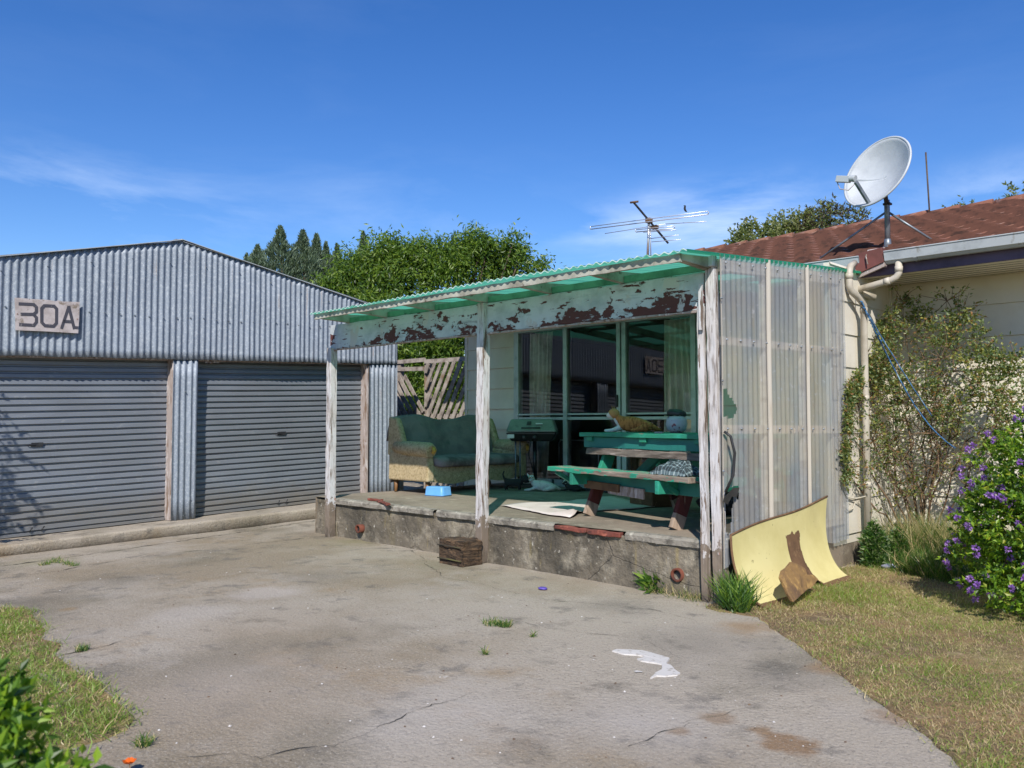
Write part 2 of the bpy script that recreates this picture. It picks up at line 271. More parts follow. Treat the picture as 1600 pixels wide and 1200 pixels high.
M['board'] = mat('weatherboard_cream', srgb('d6cfc0'), [(srgb('c6bcaa'), 1.3, .42, .7, 6), (srgb('8f826e'), 5, .62, .8, 9, (1, 1, .4), 'n', .55)], rough=.7, bump=(30, .0012, (1, 1, 4)))
M['frame'] = mat('window_frame_aluminium', srgb('b9c2c0'), [(srgb('98a4a2'), 6, .5, .7)], rough=.4, metal=.25)
M['glass'] = glass('window_glass')
M['curtain'] = mat('net_curtain', srgb('f2efe2'), [(srgb('b2ad96'), 3, .45, .65, 5)], rough=.9)
M['curtaing'] = mat('heavy_curtain', srgb('e6ebdc'), [(srgb('d3dcc8'), 3, .45, .65, 5)], rough=.9)
M['room'] = mat('room_plaster', srgb('6f6a60'), rough=.9)
M['roomf'] = mat('room_carpet', srgb('4b443d'), rough=.95)
M['tile'] = mat('roof_tile_red', srgb('7f5343'), [(srgb('66412f'), 1.3, .4, .66, 8), (srgb('85604e'), 3.4, .5, .68, 8), (srgb('a08a82'), 14, .54, .66, 9, (.6, 1.6, 1), 'n', .5), (srgb('6b5a3a'), 2.4, .6, .72, 7, (1, 1, 1), 'n', .6), (srgb('40261f'), 8, .6, .72, 6)], rough=.9, bump=(35, .006))
M['lapshade'] = mat('tile_lap_shade', srgb('5c3b2f'), [(srgb('402a22'), 7, .5, .65, 6)], rough=1)
M['gutter'] = mat('gutter_paint', srgb('aaafb2'), [(srgb('8b8f92'), 3, .5, .7, 7), (srgb('7d776c'), 9, .62, .72, 6, (1, 1, .5))], rough=.5)
M['fascia'] = mat('purple_fascia', srgb('574a5e'), [(srgb('3e3446'), 3, .45, .65, 6)], rough=.7)
M['pvc'] = mat('pvc_pipe', srgb('b9b0a1'), [(srgb('9a907e'), 3, .45, .7, 6), (srgb('7b6e58'), 6, .62, .75, 7, (1, 1, .3))], rough=.55)
M['redbox'] = mat('dark_red_flashing', srgb('70403a'), [(srgb('553029'), 4, .45, .65, 6)], rough=.75)
M['dish'] = mat('dish_paint', srgb('b4b8bc'), [(srgb('a2a6ab'), 4, .45, .7, 6), (srgb('8f7f70'), 9, .68, .74, 7)], rough=.5)
M['steel'] = mat('galvanised_pole', srgb('80878e'), [(srgb('62686e'), 9, .45, .65, 5)], rough=.45, metal=.5)
M['alu'] = mat('aluminium_rod', srgb('c3c7cc'), rough=.35, metal=.6)
M['black'] = mat('black_plastic', (.018, .018, .02), [((.04, .04, .04), 6, .5, .7)], rough=.5)
M['blackm'] = mat('black_enamel', (.012, .012, .013), rough=.35)
M['lid'] = mat('bbq_lid_enamel', srgb('6d7a70'), [(srgb('566259'), 5, .45, .7, 6), (srgb('3b423d'), 9, .64, .75, 6)], rough=.4)
M['label'] = mat('pale_badge', srgb('c7cbc8'), rough=.6)
M['plate'] = mat('sign_white_paint', srgb('b3a9a6'), [(srgb('9c918c'), 8, .45, .65, 7), (srgb('7a6d5f'), 4.2, .60, .66, 7), (srgb('6a6258'), 18, .66, .7, 6)], rough=.75, bump=(40, .001))
M['ink'] = mat('sign_lettering', srgb('3f3e46'), [(srgb('77716f'), 28, .62, .68, 7)], rough=.7)
M['green'] = mat('green_table_paint', (.02, .23, .14), [((.015, .17, .12), 4, .45, .65, 6), ((.03, .35, .25), 7, .55, .7, 6, (.5, 1, 1)), (srgb('7f7264'), 16, .66, .68, 8, (.3, 1.5, 1.5))], rough=.6, bump=(30, .002, (.4, 2, 2)))
M['teal'] = mat('teal_table_paint', (.018, .18, .15), [((.012, .13, .12), 4, .45, .65, 6)], rough=.6)
M['worn'] = mat('worn_bench_timber', srgb('8b7d70'), [(srgb('6b5d52'), 14, .45, .62, 8, (.25, 3, 3)), (srgb('a8998c'), 10, .56, .66, 7, (.3, 3, 3)), ((.02, .27, .17), 5, .515, .53, 10, (.6, 2.2, 2.2))], rough=.85, bump=(30, .004, (.3, 4, 4)))
M['grey'] = mat('bare_grey_timber', srgb('7d7168'), [(srgb('584c44'), 12, .45, .62, 8, (.25, 3, 3)), (srgb('9b8f88'), 10, .58, .66, 7, (.3, 3, 3))], rough=.85, bump=(30, .004, (.3, 4, 4)))
M['legred'] = mat('red_brown_leg', srgb('5a2420'), [(srgb('3e1b18'), 8, .45, .65, 7, (2, 2, .5)), (srgb('8b7263'), 11, .6, .66, 7, (3, 3, .5))], rough=.8)
M['legfoot'] = mat('bare_leg_foot', srgb('a08c7a'), [(srgb('776555'), 10, .45, .65, 7, (3, 3, .5))], rough=.9)
M['slat'] = mat('fence_grey_timber', srgb('a0968d'), [(srgb('6b6058'), 7, .42, .65, 7), (srgb('aaa098'), 11, .55, .7, 6), (srgb('7c6348'), 3, .58, .7, 6)], rough=.9, bump=(25, .004))
M['floral'] = mat('floral_upholstery', srgb('bfab8a'), [(srgb('a3906c'), 9, .0, .35, 2, (1, 1, 1), 'cell', .6), (srgb('88754f'), 30, .52, .60, 4, (1, 1, 1), 'n', .7), (srgb('c4b391'), 26, .58, .66, 4, (1, 1, 1), 'n', .6), (srgb('77684a'), 11, .06, .0, 3, (1, 1, 1), 'crack', .45)], rough=.95, bump=(60, .003))
M['throw'] = mat('dark_green_throw', srgb('7b7573'), [(srgb('625d5e'), 3, .42, .62, 6), (srgb('4f5d57'), 7, .58, .75, 6)], rough=.95, bump=(14, .01))
M['seatc'] = mat('grey_brown_cushion', srgb('85797a'), [(srgb('554d4b'), 4, .42, .65, 6), (srgb('83776f'), 9, .58, .72, 6)], rough=.95, bump=(14, .01))
M['foam'] = mat('yellow_foam', srgb('b3903f'), rough=.95, bump=(60, .006))
M['wood'] = mat('varnished_leg', srgb('7a5632'), rough=.5)
M['tub'] = mat('blue_plastic', srgb('6ba6dc'), [(srgb('5f9ddb'), 5, .4, .7)], rough=.45, transl=.12)
M['magenta'] = mat('magenta_plastic', srgb('a02f62'), rough=.5)
M['catw'] = mat('cat_white_fur', srgb('c9c6c0'), [(srgb('b0aaa2'), 30, .5, .7, 4)], rough=.95, bump=(120, .003))
M['catg'] = mat('cat_ginger_fur', srgb('b9773f'), [(srgb('8c5226'), 16, .48, .6, 4, (3, 1, 1)), (srgb('d6d2cc'), 5.5, .63, .65, 3), (srgb('d6d2cc'), 9, .115, .125, .08, (-1, 0, -.8), 'pos')], rough=.95, bump=(120, .003))
M['catk'] = mat('cat_black_fur', (.012, .011, .011), rough=.85, bump=(120, .003))
M['eye'] = mat('eye_dark', (.01, .012, .005), rough=.1)
M['nose'] = mat('nose_pink', srgb('b5786e'), rough=.6)
M['pot'] = mat('painted_ceramic', srgb('b9b2bb'), [(srgb('8a3f50'), 13, .62, .66, 2), (srgb('a68aa0'), 6, .58, .66, 3)], rough=.35)
M['plaid'] = mat('plaid_cloth', srgb('3b464b'), rough=.95)
M['sheet'] = mat('pale_plastic_sheet', srgb('cdc0b9'), [(srgb('bbaea7'), 3, .45, .65, 6), (srgb('8c7d74'), 8, .62, .72, 6)], rough=.75)
M['sleeper'] = mat('old_sleeper', srgb('54412f'), [(srgb('2f241a'), 10, .42, .6, 8, (1, 1, 5)), (srgb('7a6047'), 8, .56, .7, 7, (1, 1, 4))], rough=.95, bump=(12, .03, (1, 1, 5)))
M['rust'] = mat('rusty_steel', srgb('8c6552'), [(srgb('5d3a2a'), 14, .45, .65, 6)], rough=.8)
M['terra'] = mat('terracotta', srgb('6d3b2a'), [(srgb('3c241c'), 9, .45, .65, 6)], rough=.9)
M['yellow'] = mat('pale_yellow_board', srgb('cfc48c'), [(srgb('a3966a'), 1.6, .56, .72, 9, (1, 1, .5), 'n', .5), (srgb('87775a'), 30, .68, .72, 4), (srgb('c2b67c'), 2.5, .45, .7, 6), (srgb('8f8558'), 13, .68, .72, 7)], rough=.55)
M['hard'] = mat('brown_hardboard', srgb('6b5038'), [(srgb('553e2b'), 7, .45, .65, 7), (srgb('83664a'), 16, .58, .7)], rough=.9, bump=(40, .003))
M['chunk'] = mat('broken_chipboard', srgb('8b6c42'), [(srgb('69503a'), 6, .45, .65, 8), (srgb('a98650'), 12, .54, .66, 8)], rough=.95, bump=(22, .02))
M['rope'] = mat('blue_rope', srgb('3a6a92'), [(srgb('28486b'), 40, .45, .55, 2), (srgb('8aa0ac'), 9, .62, .7)], rough=.8)
M['cream'] = mat('cream_cord', srgb('c0b8a6'), rough=.6)
M['mat'] = mat('black_rubber_mat', (.02, .02, .022), [((.07, .07, .08), 30, .5, .55, 2)], rough=.8)
M['foil'] = mat('crumpled_foil', srgb('9a9cb0'), [(srgb('3a3f63'), 12, .5, .54, 3)], rough=.3, metal=.3)
M['poppy'] = mat('orange_petal', srgb('e2660c'), rough=.6, transl=.3)
M['twig'] = mat('brown_twig', srgb('7d654c'), [(srgb('543f2f'), 20, .45, .6)], rough=.95)
M['bark'] = mat('grey_bark', srgb('5a4d40'), [(srgb('382e25'), 9, .45, .65, 7, (1, 1, .3))], rough=.95, bump=(20, .02, (1, 1, .3)))
def lf(name, a, b, tr=.35): return mat(name, a, [(b, 3, .4, .65, 3)], rough=.45, transl=tr, tcol=(min(a[0]*2.6, .6), min(a[1]*2.6, .8), a[2]*1.5))
L_ = {}
L_['peach'] = [lf('peach_leaf', (.095, .165, .022), (.07, .13, .018)), lf('peach_leaf_light', (.17, .24, .03), (.13, .20, .026)), lf('peach_leaf_dark', (.035, .075, .013), (.025, .055, .01))]
L_['cyp'] = [lf('cypress_spray', (.15, .20, .14), (.11, .155, .11), .25), lf('cypress_spray_dark', (.065, .095, .065), (.05, .075, .05), .2), lf('cypress_spray_pale', (.25, .31, .22), (.2, .26, .18), .25)]
L_['olive'] = [lf('shrub_leaf', (.13, .16, .05), (.09, .12, .035)), lf('shrub_leaf_pale', (.24, .25, .11), (.19, .2, .08)), lf('shrub_leaf_purple', (.055, .03, .03), (.04, .03, .02))]
L_['rose'] = [lf('rose_leaf', (.065, .11, .03), (.05, .085, .025)), lf('rose_leaf_olive', (.15, .17, .05), (.11, .13, .04)), lf('rose_leaf_yellow', (.34, .30, .08), (.26, .25, .07)), lf('rose_leaf_dead', (.32, .16, .06), (.24, .13, .06)), lf('rose_leaf_pale', (.27, .32, .16), (.2, .26, .13))]  # the last one is a paler grey green leaf
L_['flow'] = [lf('bush_leaf', (.11, .21, .02), (.08, .16, .016)), lf('bush_leaf_light', (.22, .34, .025), (.17, .28, .022)), lf('bush_leaf_dark', (.04, .09, .015), (.03, .07, .012)), lf('bush_leaf_yellow', (.33, .33, .03), (.25, .28, .03))]
L_['petal'] = [lf('purple_petal', (.26, .11, .46), (.2, .08, .38)), lf('violet_petal', (.44, .24, .60), (.36, .18, .52))]
L_['grass'] = [lf('grass_green', (.18, .27, .04), (.13, .21, .035), .3), lf('grass_dry', (.52, .39, .21), (.42, .31, .17), .3), lf('grass_olive', (.27, .26, .08), (.21, .21, .07), .3), lf('grass_brown', (.27, .18, .10), (.2, .14, .08), .2)]
L_['weed'] = [lf('weed_green', (.09, .18, .03), (.06, .12, .02)), lf('weed_dark', (.035, .09, .02), (.025, .06, .015)), lf('weed_lime', (.19, .28, .04), (.14, .22, .03))]
# ================================================================ THE SETTING
g = MB().grid(lambda u, v: (-160+320*u, -160+320*v, -.22), 4, 4)
build(g, 'ground', M['ground'], kind='structure')
def dz(x, y): return gz(x, y)+.008*nz(x, y, 0, .9)+.003*nz(x, y, 5, 4)
def edgepoly(pts, sub=.08, jit=.06):
    out = []
    for (x0, y0), (x1, y1) in zip(pts, pts[1:]+pts[:1]):
        n = max(1, int(math.hypot(x1-x0, y1-y0)/sub))
        for i in range(n):
            x, y = x0+(x1-x0)*i/n, y0+(y1-y0)*i/n; out.append((x+jit*nz(x, y, 1, 3)+jit*.5*nz(x, y, 2, 12), y+jit*nz(x, y, 7, 3)+jit*.5*nz(x, y, 8, 12)))
    return out
from mathutils.geometry import tessellate_polygon
def sheetpoly(pts, name, m, up, skirt=.02, **kw):
    vs = [(x, y, dz(x, y)+up) for x, y in pts]; tr = tessellate_polygon([[Vector((x, y, 0)) for x, y in pts]]); n = len(pts)
    ar = sum(pts[i][0]*pts[(i+1) % n][1]-pts[(i+1) % n][0]*pts[i][1] for i in range(n)); sg_ = 1 if ar > 0 else -1
    for i in range(n):
        (x0, y0), (x1, y1) = pts[i-1], pts[(i+1) % n]; l = math.hypot(x1-x0, y1-y0) or 1; w = skirt*(.6+.8*abs(nz(pts[i][0], pts[i][1], 3, 9)))
        x, y = pts[i][0]+sg_*(y1-y0)/l*w, pts[i][1]-sg_*(x1-x0)/l*w; vs.append((x, y, dz(x, y)-.006))
    return build(MB().add(vs, [tuple(t) for t in tr]+[(i, (i+1) % n, n+(i+1) % n, n+i) for i in range(n)]), name, m, **kw)
lawn_px = [(1105, 950), (1145, 958), (1185, 966), (1230, 1000), (1285, 1030), (1340, 1070), (1395, 1112), (1440, 1140), (1475, 1170), (1500, 1200)]
lawn = [U(a, b, z=0)[:2] for a, b in lawn_px]; lawn = [(lawn[0][0]-.02, .05)]+lawn+[(3.2, -3.4), (5, -7), (9, -7), (9, 3.33), (.1, 3.33)]
lawn = edgepoly(lawn, .07, .05)
left_px = [(-60, 940), (0, 948), (45, 955), (70, 985), (60, 1000), (95, 1012), (85, 1030), (110, 1055), (150, 1075), (180, 1100), (204, 1130), (196, 1150), (160, 1165), (110, 1180), (130, 1230), (-200, 1260), (-300, 1000)]
leftp = edgepoly([U(a, b, z=-.03)[:2] for a, b in left_px], .05, .03)
def inside(poly, x, y):
    P = np.array(poly); x0, y0 = P[:, 0], P[:, 1]; x1, y1 = np.roll(x0, -1), np.roll(y0, -1); r = np.zeros(len(x), bool)
    for a, b, c, d in zip(x0, y0, x1, y1):
        if b != d: r ^= ((b > y) != (d > y)) & (x < (c-a)*(y-b)/(d-b)+a)
    return r
gx_, gy_ = np.meshgrid(np.linspace(-16, 8, 241), np.linspace(-13, 6, 191)); sunk = np.zeros(gx_.size, bool)
for pl_ in (lawn, leftp):
    k_ = np.ones(gx_.size, bool)
    for ox_, oy_ in ((.24, 0), (-.24, 0), (0, .24), (0, -.24), (.17, .17), (-.17, -.17), (.17, -.17), (-.17, .17)): k_ &= inside(pl_, gx_.ravel()+ox_, gy_.ravel()+oy_)
    sunk |= k_
sunk = sunk.reshape(gx_.shape)
drive = MB().grid(lambda u, v: (-16+24*u, -13+19*v, dz(-16+24*u, -13+19*v)-(.05 if sunk[round(v*190), round(u*240)] else 0)), 240, 190)
drv = build(drive, 'driveway', M['drive'], kind='structure')
def ribbon(px, w, name, m, jit=.02, up=.004, parent=drv):
    pts = [U(a, b, z=-.01) for a, b in px]; dense = []
    for (x0, y0, _), (x1, y1, _) in zip(pts, pts[1:]):
        n = max(2, int(math.hypot(x1-x0, y1-y0)/.03))
        dense += [(x0+(x1-x0)*i/n, y0+(y1-y0)*i/n) for i in range(n)]
    mb = MB(); vs = []; sd = random.random()*90
    for i, (x, y) in enumerate(dense):
        x += jit*nz(i*.9, sd)+jit*1.6*nz(i*.25, sd+3)+jit*2.5*nz(i*.07, sd+9); y += jit*nz(i*.9, sd+20)+jit*1.6*nz(i*.25, sd+23)+jit*2.5*nz(i*.07, sd+30)
        a = dense[min(i+1, len(dense)-1)]; b = dense[max(i-1, 0)]; dx, dy = a[0]-b[0], a[1]-b[1]; l = math.hypot(dx, dy) or 1
        ww = w*.62*(.05+1.5*abs(nz(i*.23, sd+60)))*(1 if 2 < i < len(dense)-3 else .2)
        vs += [(x-dy/l*ww, y+dx/l*ww, dz(x, y)+up), (x+dy/l*ww, y-dx/l*ww, dz(x, y)+up)]
    mb.add(vs, [(2*i, 2*i+1, 2*i+3, 2*i+2) for i in range(len(dense)-1)])
    return build(mb, name, m, parent)
for k, (px, w) in enumerate([([(-60, 884), (0, 875), (100, 864), (250, 845), (400, 826), (535, 809)], .035), ([(0, 893), (90, 884), (250, 862), (400, 850), (530, 838)], .012), ([(60, 1030), (130, 1018), (195, 1002), (260, 990)], .010),
        ([(250, 1190), (330, 1182), (400, 1192), (520, 1170), (640, 1120), (760, 1085)], .006), ([(760, 965), (850, 985), (990, 1000), (1090, 1040)], .005),
        ([(960, 1180), (1080, 1130), (1200, 1110), (1330, 1108)], .005), ([(560, 845), (640, 862), (700, 905), (860, 940), (1000, 952), (1100, 975)], .006), ([(330, 905), (480, 885), (620, 890)], .005)]):
    ribbon(px, w, 'crack', M['crack'])
def splat(cx, cy, rx, ry, name, m, parent, sd, up=.005, rot=0, n=90, **kw):
    x, y, _ = U(cx, cy, z=0); vs = [(x, y, dz(x, y)+up)]
    for i in range(n):
        a = 2*math.pi*i/n; r = max(.25, 1+.7*nz(math.cos(a)*1.3, math.sin(a)*1.3, sd)+.6*nz(math.cos(a)*5, math.sin(a)*5, sd)+.3*nz(math.cos(a)*14, math.sin(a)*14, sd))
        ex, ey = rx*r*math.cos(a), ry*r*math.sin(a); cr_, sr_ = math.cos(rad(rot)), math.sin(rad(rot)); px_, py_ = x+ex*cr_-ey*sr_, y+ex*sr_+ey*cr_; vs.append((px_, py_, dz(px_, py_)+up))
    return build(MB().add(vs, [(0, i+1, (i+1) % n+1) for i in range(n)]), name, m, parent, **kw)
pp_ = [(958, 1018), (965, 1015.5), (985, 1016), (1003, 1017), (1015, 1020), (1028, 1024), (1046, 1030), (1043, 1035), (1040, 1039), (1047, 1041), (1053, 1047), (1063, 1053), (1058, 1056), (1040, 1058), (1026, 1057), (1017, 1061), (1024, 1053), (1034, 1048), (1033, 1040), (1025, 1038), (1010, 1036), (1000, 1034), (995, 1031), (1008, 1028), (1004, 1026), (990, 1024), (975, 1023)]
ppw = edgepoly([U(a, b, z=0)[:2] for a, b in pp_], .012, .012); sheetpoly(ppw, 'paint_patch', M['paint'], .007, skirt=.004, parent=drv)
splat(997, 1050, .022, .012, 'paint_patch', M['paint'], drv, 8.1, rot=30, up=.006)
# loose bits lying on the concrete
stones = MB()
for i in range(420):
    x, y, _ = U(random.uniform(60, 1380), 860+330*random.random()**1.3, z=0); r = random.uniform(.003, .009)
    stones.add([(x+r*math.cos(a)*random.uniform(.6, 1.3), y+r*math.sin(a)*random.uniform(.6, 1.3), dz(x, y)+.001) for a in (0, 1.6, 3.1, 4.7)]+[(x, y, dz(x, y)+r*.7)], [(0, 1, 4), (1, 2, 4), (2, 3, 4), (3, 0, 4)], random.choice([0, 0, 1, 2]))
build(stones, 'gravel_litter', [M['lip'], M['dirt'], M['paint']], kind='stuff', label='small stones, leaf crumbs and grit scattered over the concrete driveway')
sheetpoly(lawn, 'lawn', M['soil'], .009, kind='structure')
sheetpoly(leftp, 'verge', M['soil'], .009, kind='structure')
def grass(name, poly, n, box, hmin, hmax, pick, label, thr=-1, w=.004, up=.8, dens=1.2):
    x = rng.uniform(box[0], box[1], n*3); y = rng.uniform(box[2], box[3], n*3); k = inside(poly, x, y); x, y = x[k], y[k]
    cl = np.array([nz(a, b, 3, dens)+.5*nz(a, b, 9, dens*4) for a, b in zip(x, y)]); k = cl > thr+rng.uniform(-.25, .25, len(x)); x, y, cl = x[k][:n], y[k][:n], cl[k][:n]; x = x+rng.normal(0, .04, len(x)); y = y+rng.normal(0, .04, len(y))
    z = np.array([dz(a, b) for a, b in zip(x, y)])+.008; m = len(x)
    D = np.stack([rng.normal(0, 1, m), rng.normal(0, 1, m), np.abs(rng.normal(up, .35, m))+.12], 1)
    h = rng.uniform(hmin, hmax, m)*(1+2.6*np.clip(cl-.22, 0, .6)+.9*(rng.random(m) > .97)); gm = cl+rng.normal(0, .3, m)
    mi_g = rng.choice(4, m, p=pick[0]); mi_d = rng.choice(4, m, p=pick[1]); mi = np.where(gm > pick[2], mi_g, mi_d)
    Dn = norm(D); S = rng.normal(size=(m, 3)); S[:, 2] = 0; S = norm(S); P = np.stack([x, y, z], 1); bend = norm(rng.normal(size=(m, 3))*np.array([1, 1, .05])); Ln = h[:, None]
    W_ = (rng.uniform(.6, 1.5, m)*w)[:, None]; mid = P+Dn*Ln*.55; t = P+Dn*Ln+bend*Ln*.3
    V = np.stack([P-S*W_/2, P+S*W_/2, mid+S*W_*.4, mid-S*W_*.4, mid-S*W_*.4, mid+S*W_*.4, t+S*W_*.04, t-S*W_*.04], axis=1).reshape(-1, 3)
    o = bpy.data.objects.new(name, fastmesh(name, V, 4, np.repeat(mi, 2), L_['grass'])); finish(o, None, (0, 0, 0), 0, 0, 0, 0); tag(o, label, None, None, 'stuff')
grass('dry_grass', lawn, 210000, (0, 4.2, -4.6, 3.3), .012, .036, ([.55, .08, .33, .04], [.05, .58, .14, .23], .10), 'short dry brown and green lawn grass on the right', thr=-.38, w=.0032, up=.75)
grass('verge_grass', leftp, 38000, (-5.5, 1.6, -5.5, -3), .015, .045, ([.66, .08, .24, .02], [.3, .35, .25, .1], -.12), 'green tufted grass on the left verge', thr=-.38, w=.0045, up=.7, dens=2.2)

# ================================================================ GARAGE (own shear: its slab rises gently to the right)
GX = -7.1
def gs(x, y, z): return (x, y, z+.025+.032*(y+2.85))
def gy(px, py): return U(px, py, x=GX)[1]
gar = thing('garage', 'long galvanised corrugated iron double garage with low gable front', 'garage', (GX, -.9, 0))
P_ = .0762
def corr(y, a=.0108): return a*math.cos(2*math.pi*y/P_)
def topz(y): return 3.49-.207*abs(y+.913)+(.03 if abs(y+.913) < .05 else 0)
Y0, Y1 = -4.32, 2.49
def clad(y0, y1, z0, zt, xo, name='cladding', nz_=14):
    n = int((y1-y0)/P_*8)
    def f(u, v):
        y = y0+(y1-y0)*u; t = zt(y) if callable(zt) else zt; lap = .009 if (y % .762) < .07 else 0
        return gs(GX+xo+corr(y)+lap+.010*nz(y, v*2, 0, 1.1)+.003*nz(y, v*5, 4, 6), y, z0+(t-z0)*v+.004*math.sin(y*9)*(1-v))
    return MB().grid(f, n, nz_)
build(clad(Y0, Y1, 2.0, topz, .045), 'gable_cladding', M['zinc'], gar, solid=.0015)
for a, b in ((-.985, -.665), (1.985, 2.49), (Y0, -3.62)): build(clad(a, b, 0, 2.02, .022, nz_=8), 'pier_cladding', M['zinc'], gar, solid=.0015)
n = int(7/P_*8)
for sy in (Y1, Y0):   # side walls
    def f(u, v, sy=sy): y = -7*u; return gs(GX+.03+y, sy+(corr(y) if sy == Y1 else -corr(y)), (topz(sy)-.02)*v)
    build(MB().grid(f, n, 3), 'side_cladding', M['zinc'], gar)
build(MB().grid(lambda u, v: gs(GX-6.9, Y0+(Y1-Y0)*u, topz(Y0+(Y1-Y0)*u)*v), 40, 3), 'back_wall', M['zinc'], gar)
for s in (-1, 1):     # roof planes, ribs down the slope
    def f(u, v, s=s):
        x = GX+.072-7.1*u; y = -.913+s*v*3.46; return gs(x, y, topz(-.97 if v == 0 else y)+.008+.006*math.cos(2*math.pi*x/P_))
    build(MB().grid(f, int(7.1/P_*6), 4), 'roof_sheet', M['rooftin'], gar, solid=.003)
cap = MB()
for s in (-1, 1): cap.bar(gs(GX+.06, -.913, 3.505), gs(GX+.06, -.913+s*3.44, 3.505-.207*3.44-.03), .05, .008)
build(cap, 'barge_flashing', M['gutter'], gar)
build(MB().bar(gs(GX-.02, -.913, 3.515), gs(GX-7, -.913, 3.515), .10, .015), 'ridge_cap', M['rooftin'], gar)
def nail(y, z, x, r=.009): build(MB().tube([gs(GX+x, y, z), gs(GX+x+.018, y, z)], [r, r*.7], 6), 'roofing_nail', M['steel'], gar)
for k in range(38):
    y = Y0+.1+k*P_*2.25
    if y < Y1: nail(y, 2.52+.01*math.sin(k), .05)
for k in range(12): nail(-2.9+k*.46, min(3.2, topz(-2.9+k*.46)-.16), .05)
for y, zz in ((-.83, 1.6), (-.83, .05), (-.75, .25), (2.36, 1.1), (2.36, .6), (2.36, 1.55), (2.2, 1.85)): nail(y, zz, .03, .008)
for y0, y1 in ((-.985, -.95), (-3.65, -3.61), (1.95, 1.985), (-.70, -.665)):
    build(MB().box(GX-.2, GX+.005, y0, y1, 0, 2.02).map(gs), 'door_jamb', M['jamb'], gar, bev=.003)
build(MB().box(GX-.17, GX+.012, -3.61, 1.985, 1.99, 2.10).map(gs), 'door_lintel', M['jamb'], gar)
def roller(y0, y1, bolts):
    prof = [(0, 0), (.010, 0), (.013, .018), (.018, .026), (.058, .023), (.064, .014), (.069, .0)]; pts = []; z = .03
    while z < 2.0: pts += [(z+a, b) for a, b in prof]; z += .075
    nv = len(pts)-1; ny = 30
    d = MB().grid(lambda u, v: gs(GX-.165+pts[round(v*nv)][1]+.012*nz(y0+u*(y1-y0), v*3, y0, 1.4)+.004*nz(y0+u*(y1-y0), v*14, y0, 3), y0+(y1-y0)*u, min(pts[round(v*nv)][0], 2.0)+.012*math.sin(u*math.pi)*(.5-v)), ny, nv, smooth=False)
    o = build(d, 'roller_door', M['zincdoor'], gar)
    build(MB().box(GX-.165, GX-.125, y0+.005, y1-.005, .002, .035).map(gs), 'bottom_rail', M['zincdoor'], o, bev=.003)
    ym = bolts
    h = MB().box(GX-.145, GX-.12, ym-.06, ym+.06, .99, 1.035).map(gs); h.tube([gs(GX-.135, ym-.10, 1.012), gs(GX-.115, ym-.10, 1.012), gs(GX-.115, ym-.02, 1.012)], .006, 6)
    build(h, 'handle', M['black'], o, bev=.004)
    for q in (-.06, .06): build(MB().tube([gs(GX-.125, ym+q, .045), gs(GX-.105, ym+q, .05), gs(GX-.105, ym+q+.03, .09)], .007, 6), 'bolt', M['black'], o)
    return o
roller(-3.61, -.985, -2.45); roller(-.665, 1.95, .62)
build(MB().box(GX-6.8, GX-.16, -4.25, 2.42, -.02, .0).map(gs), 'inner_floor', M['roomf'], gar)
# paper-like torn flap under the lintel
build(MB().grid(lambda u, v: gs(GX-.02+.02*nz(u*3, v*3), -.55+.2*u, 2.0-.035*v*(1+.8*nz(u*7, 1))), 8, 3), 'torn_flap', M['jamb'], gar, solid=.002)
# apron slab in front of the garage
ap = MB()
def apf(u, v):
    y = -4.6+7.1*u; x = GX-.17+.59*min(v*2, 1)-.0*u
    zt = .018+.032*(y+2.85)+.006*nz(x, y, 0, 3); return (x+.01*nz(y, 1, 0, 4)+(.03 if v > .9 else 0), y, zt if v <= .55 else (zt-.02 if v < .7 else dz(x, y)-.02))
build(MB().grid(apf, 150, 10), 'garage_slab', M['drive'], kind='structure')
# number board
sg = thing('number_sign', 'flaking white painted board reading 30A. on the garage gable', 'sign', (GX, -2.4, 2.5))
tl, tr_, bl, br = [U(a, b, x=GX+.085) for a, b in ((22.5, 465), (124, 472), (24, 516), (122.5, 521))]
def sp(u, v, d=0):
    a = [tl[i]+(tr_[i]-tl[i])*u for i in range(3)]; b = [bl[i]+(br[i]-bl[i])*u for i in range(3)]; return (a[0]+d, a[1]+(b[1]-a[1])*v, a[2]+(b[2]-a[2])*v)
def spp(x, y, d): u = (x-90)/405; t, b = 460+27*u, 662+21*u; return sp(u, (y-t)/(b-t), d)
pl = MB(); ol = [(0, 0), (.25, .01), (.5, .0), (.62, .03), (.66, -.01), (.72, .02), (1, 0), (1, .5), (.99, 1), (.5, .99), (0, 1), (.005, .5)]
nn = len(ol); pl.add([sp(u, v, 0) for u, v in ol]+[sp(u, v, .012) for u, v in ol], [tuple(range(nn)), tuple(range(nn, 2*nn))[::-1]]+[(i, i+nn, (i+1) % nn+nn, (i+1) % nn) for i in range(nn)])
build(pl, 'plate', M['plate'], sg)
def stroke(pts, w=19):
    mb = MB()
    for (x0, y0), (x1, y1) in zip(pts, pts[1:]):
        l = math.hypot(x1-x0, y1-y0); dx, dy = (x1-x0)/l, (y1-y0)/l; a = w*.5; e = w*.22
        q = [(x0-dx*e-dy*a, y0-dy*e+dx*a), (x1+dx*e-dy*a, y1+dy*e+dx*a), (x1+dx*e+dy*a, y1+dy*e-dx*a), (x0-dx*e+dy*a, y0-dy*e-dx*a)]
        mb.add([spp(x, y, .0125+.0003*(len(mb.v)//8)) for x, y in q]+[spp(x, y, .0150+.0003*(len(mb.v)//8)) for x, y in q], [(0, 1, 2, 3), (7, 6, 5, 4), (0, 4, 5, 1), (1, 5, 6, 2), (2, 6, 7, 3), (3, 7, 4, 0)])
    return mb
build(stroke([(116, 499), (203, 503), (219, 519), (219, 549), (202, 564), (126, 563)]).add(*(lambda m: (m.v, m.f))(stroke([(202, 566), (219, 584), (219, 612), (203, 632), (116, 627)]))), 'numeral', M['ink'], sg)
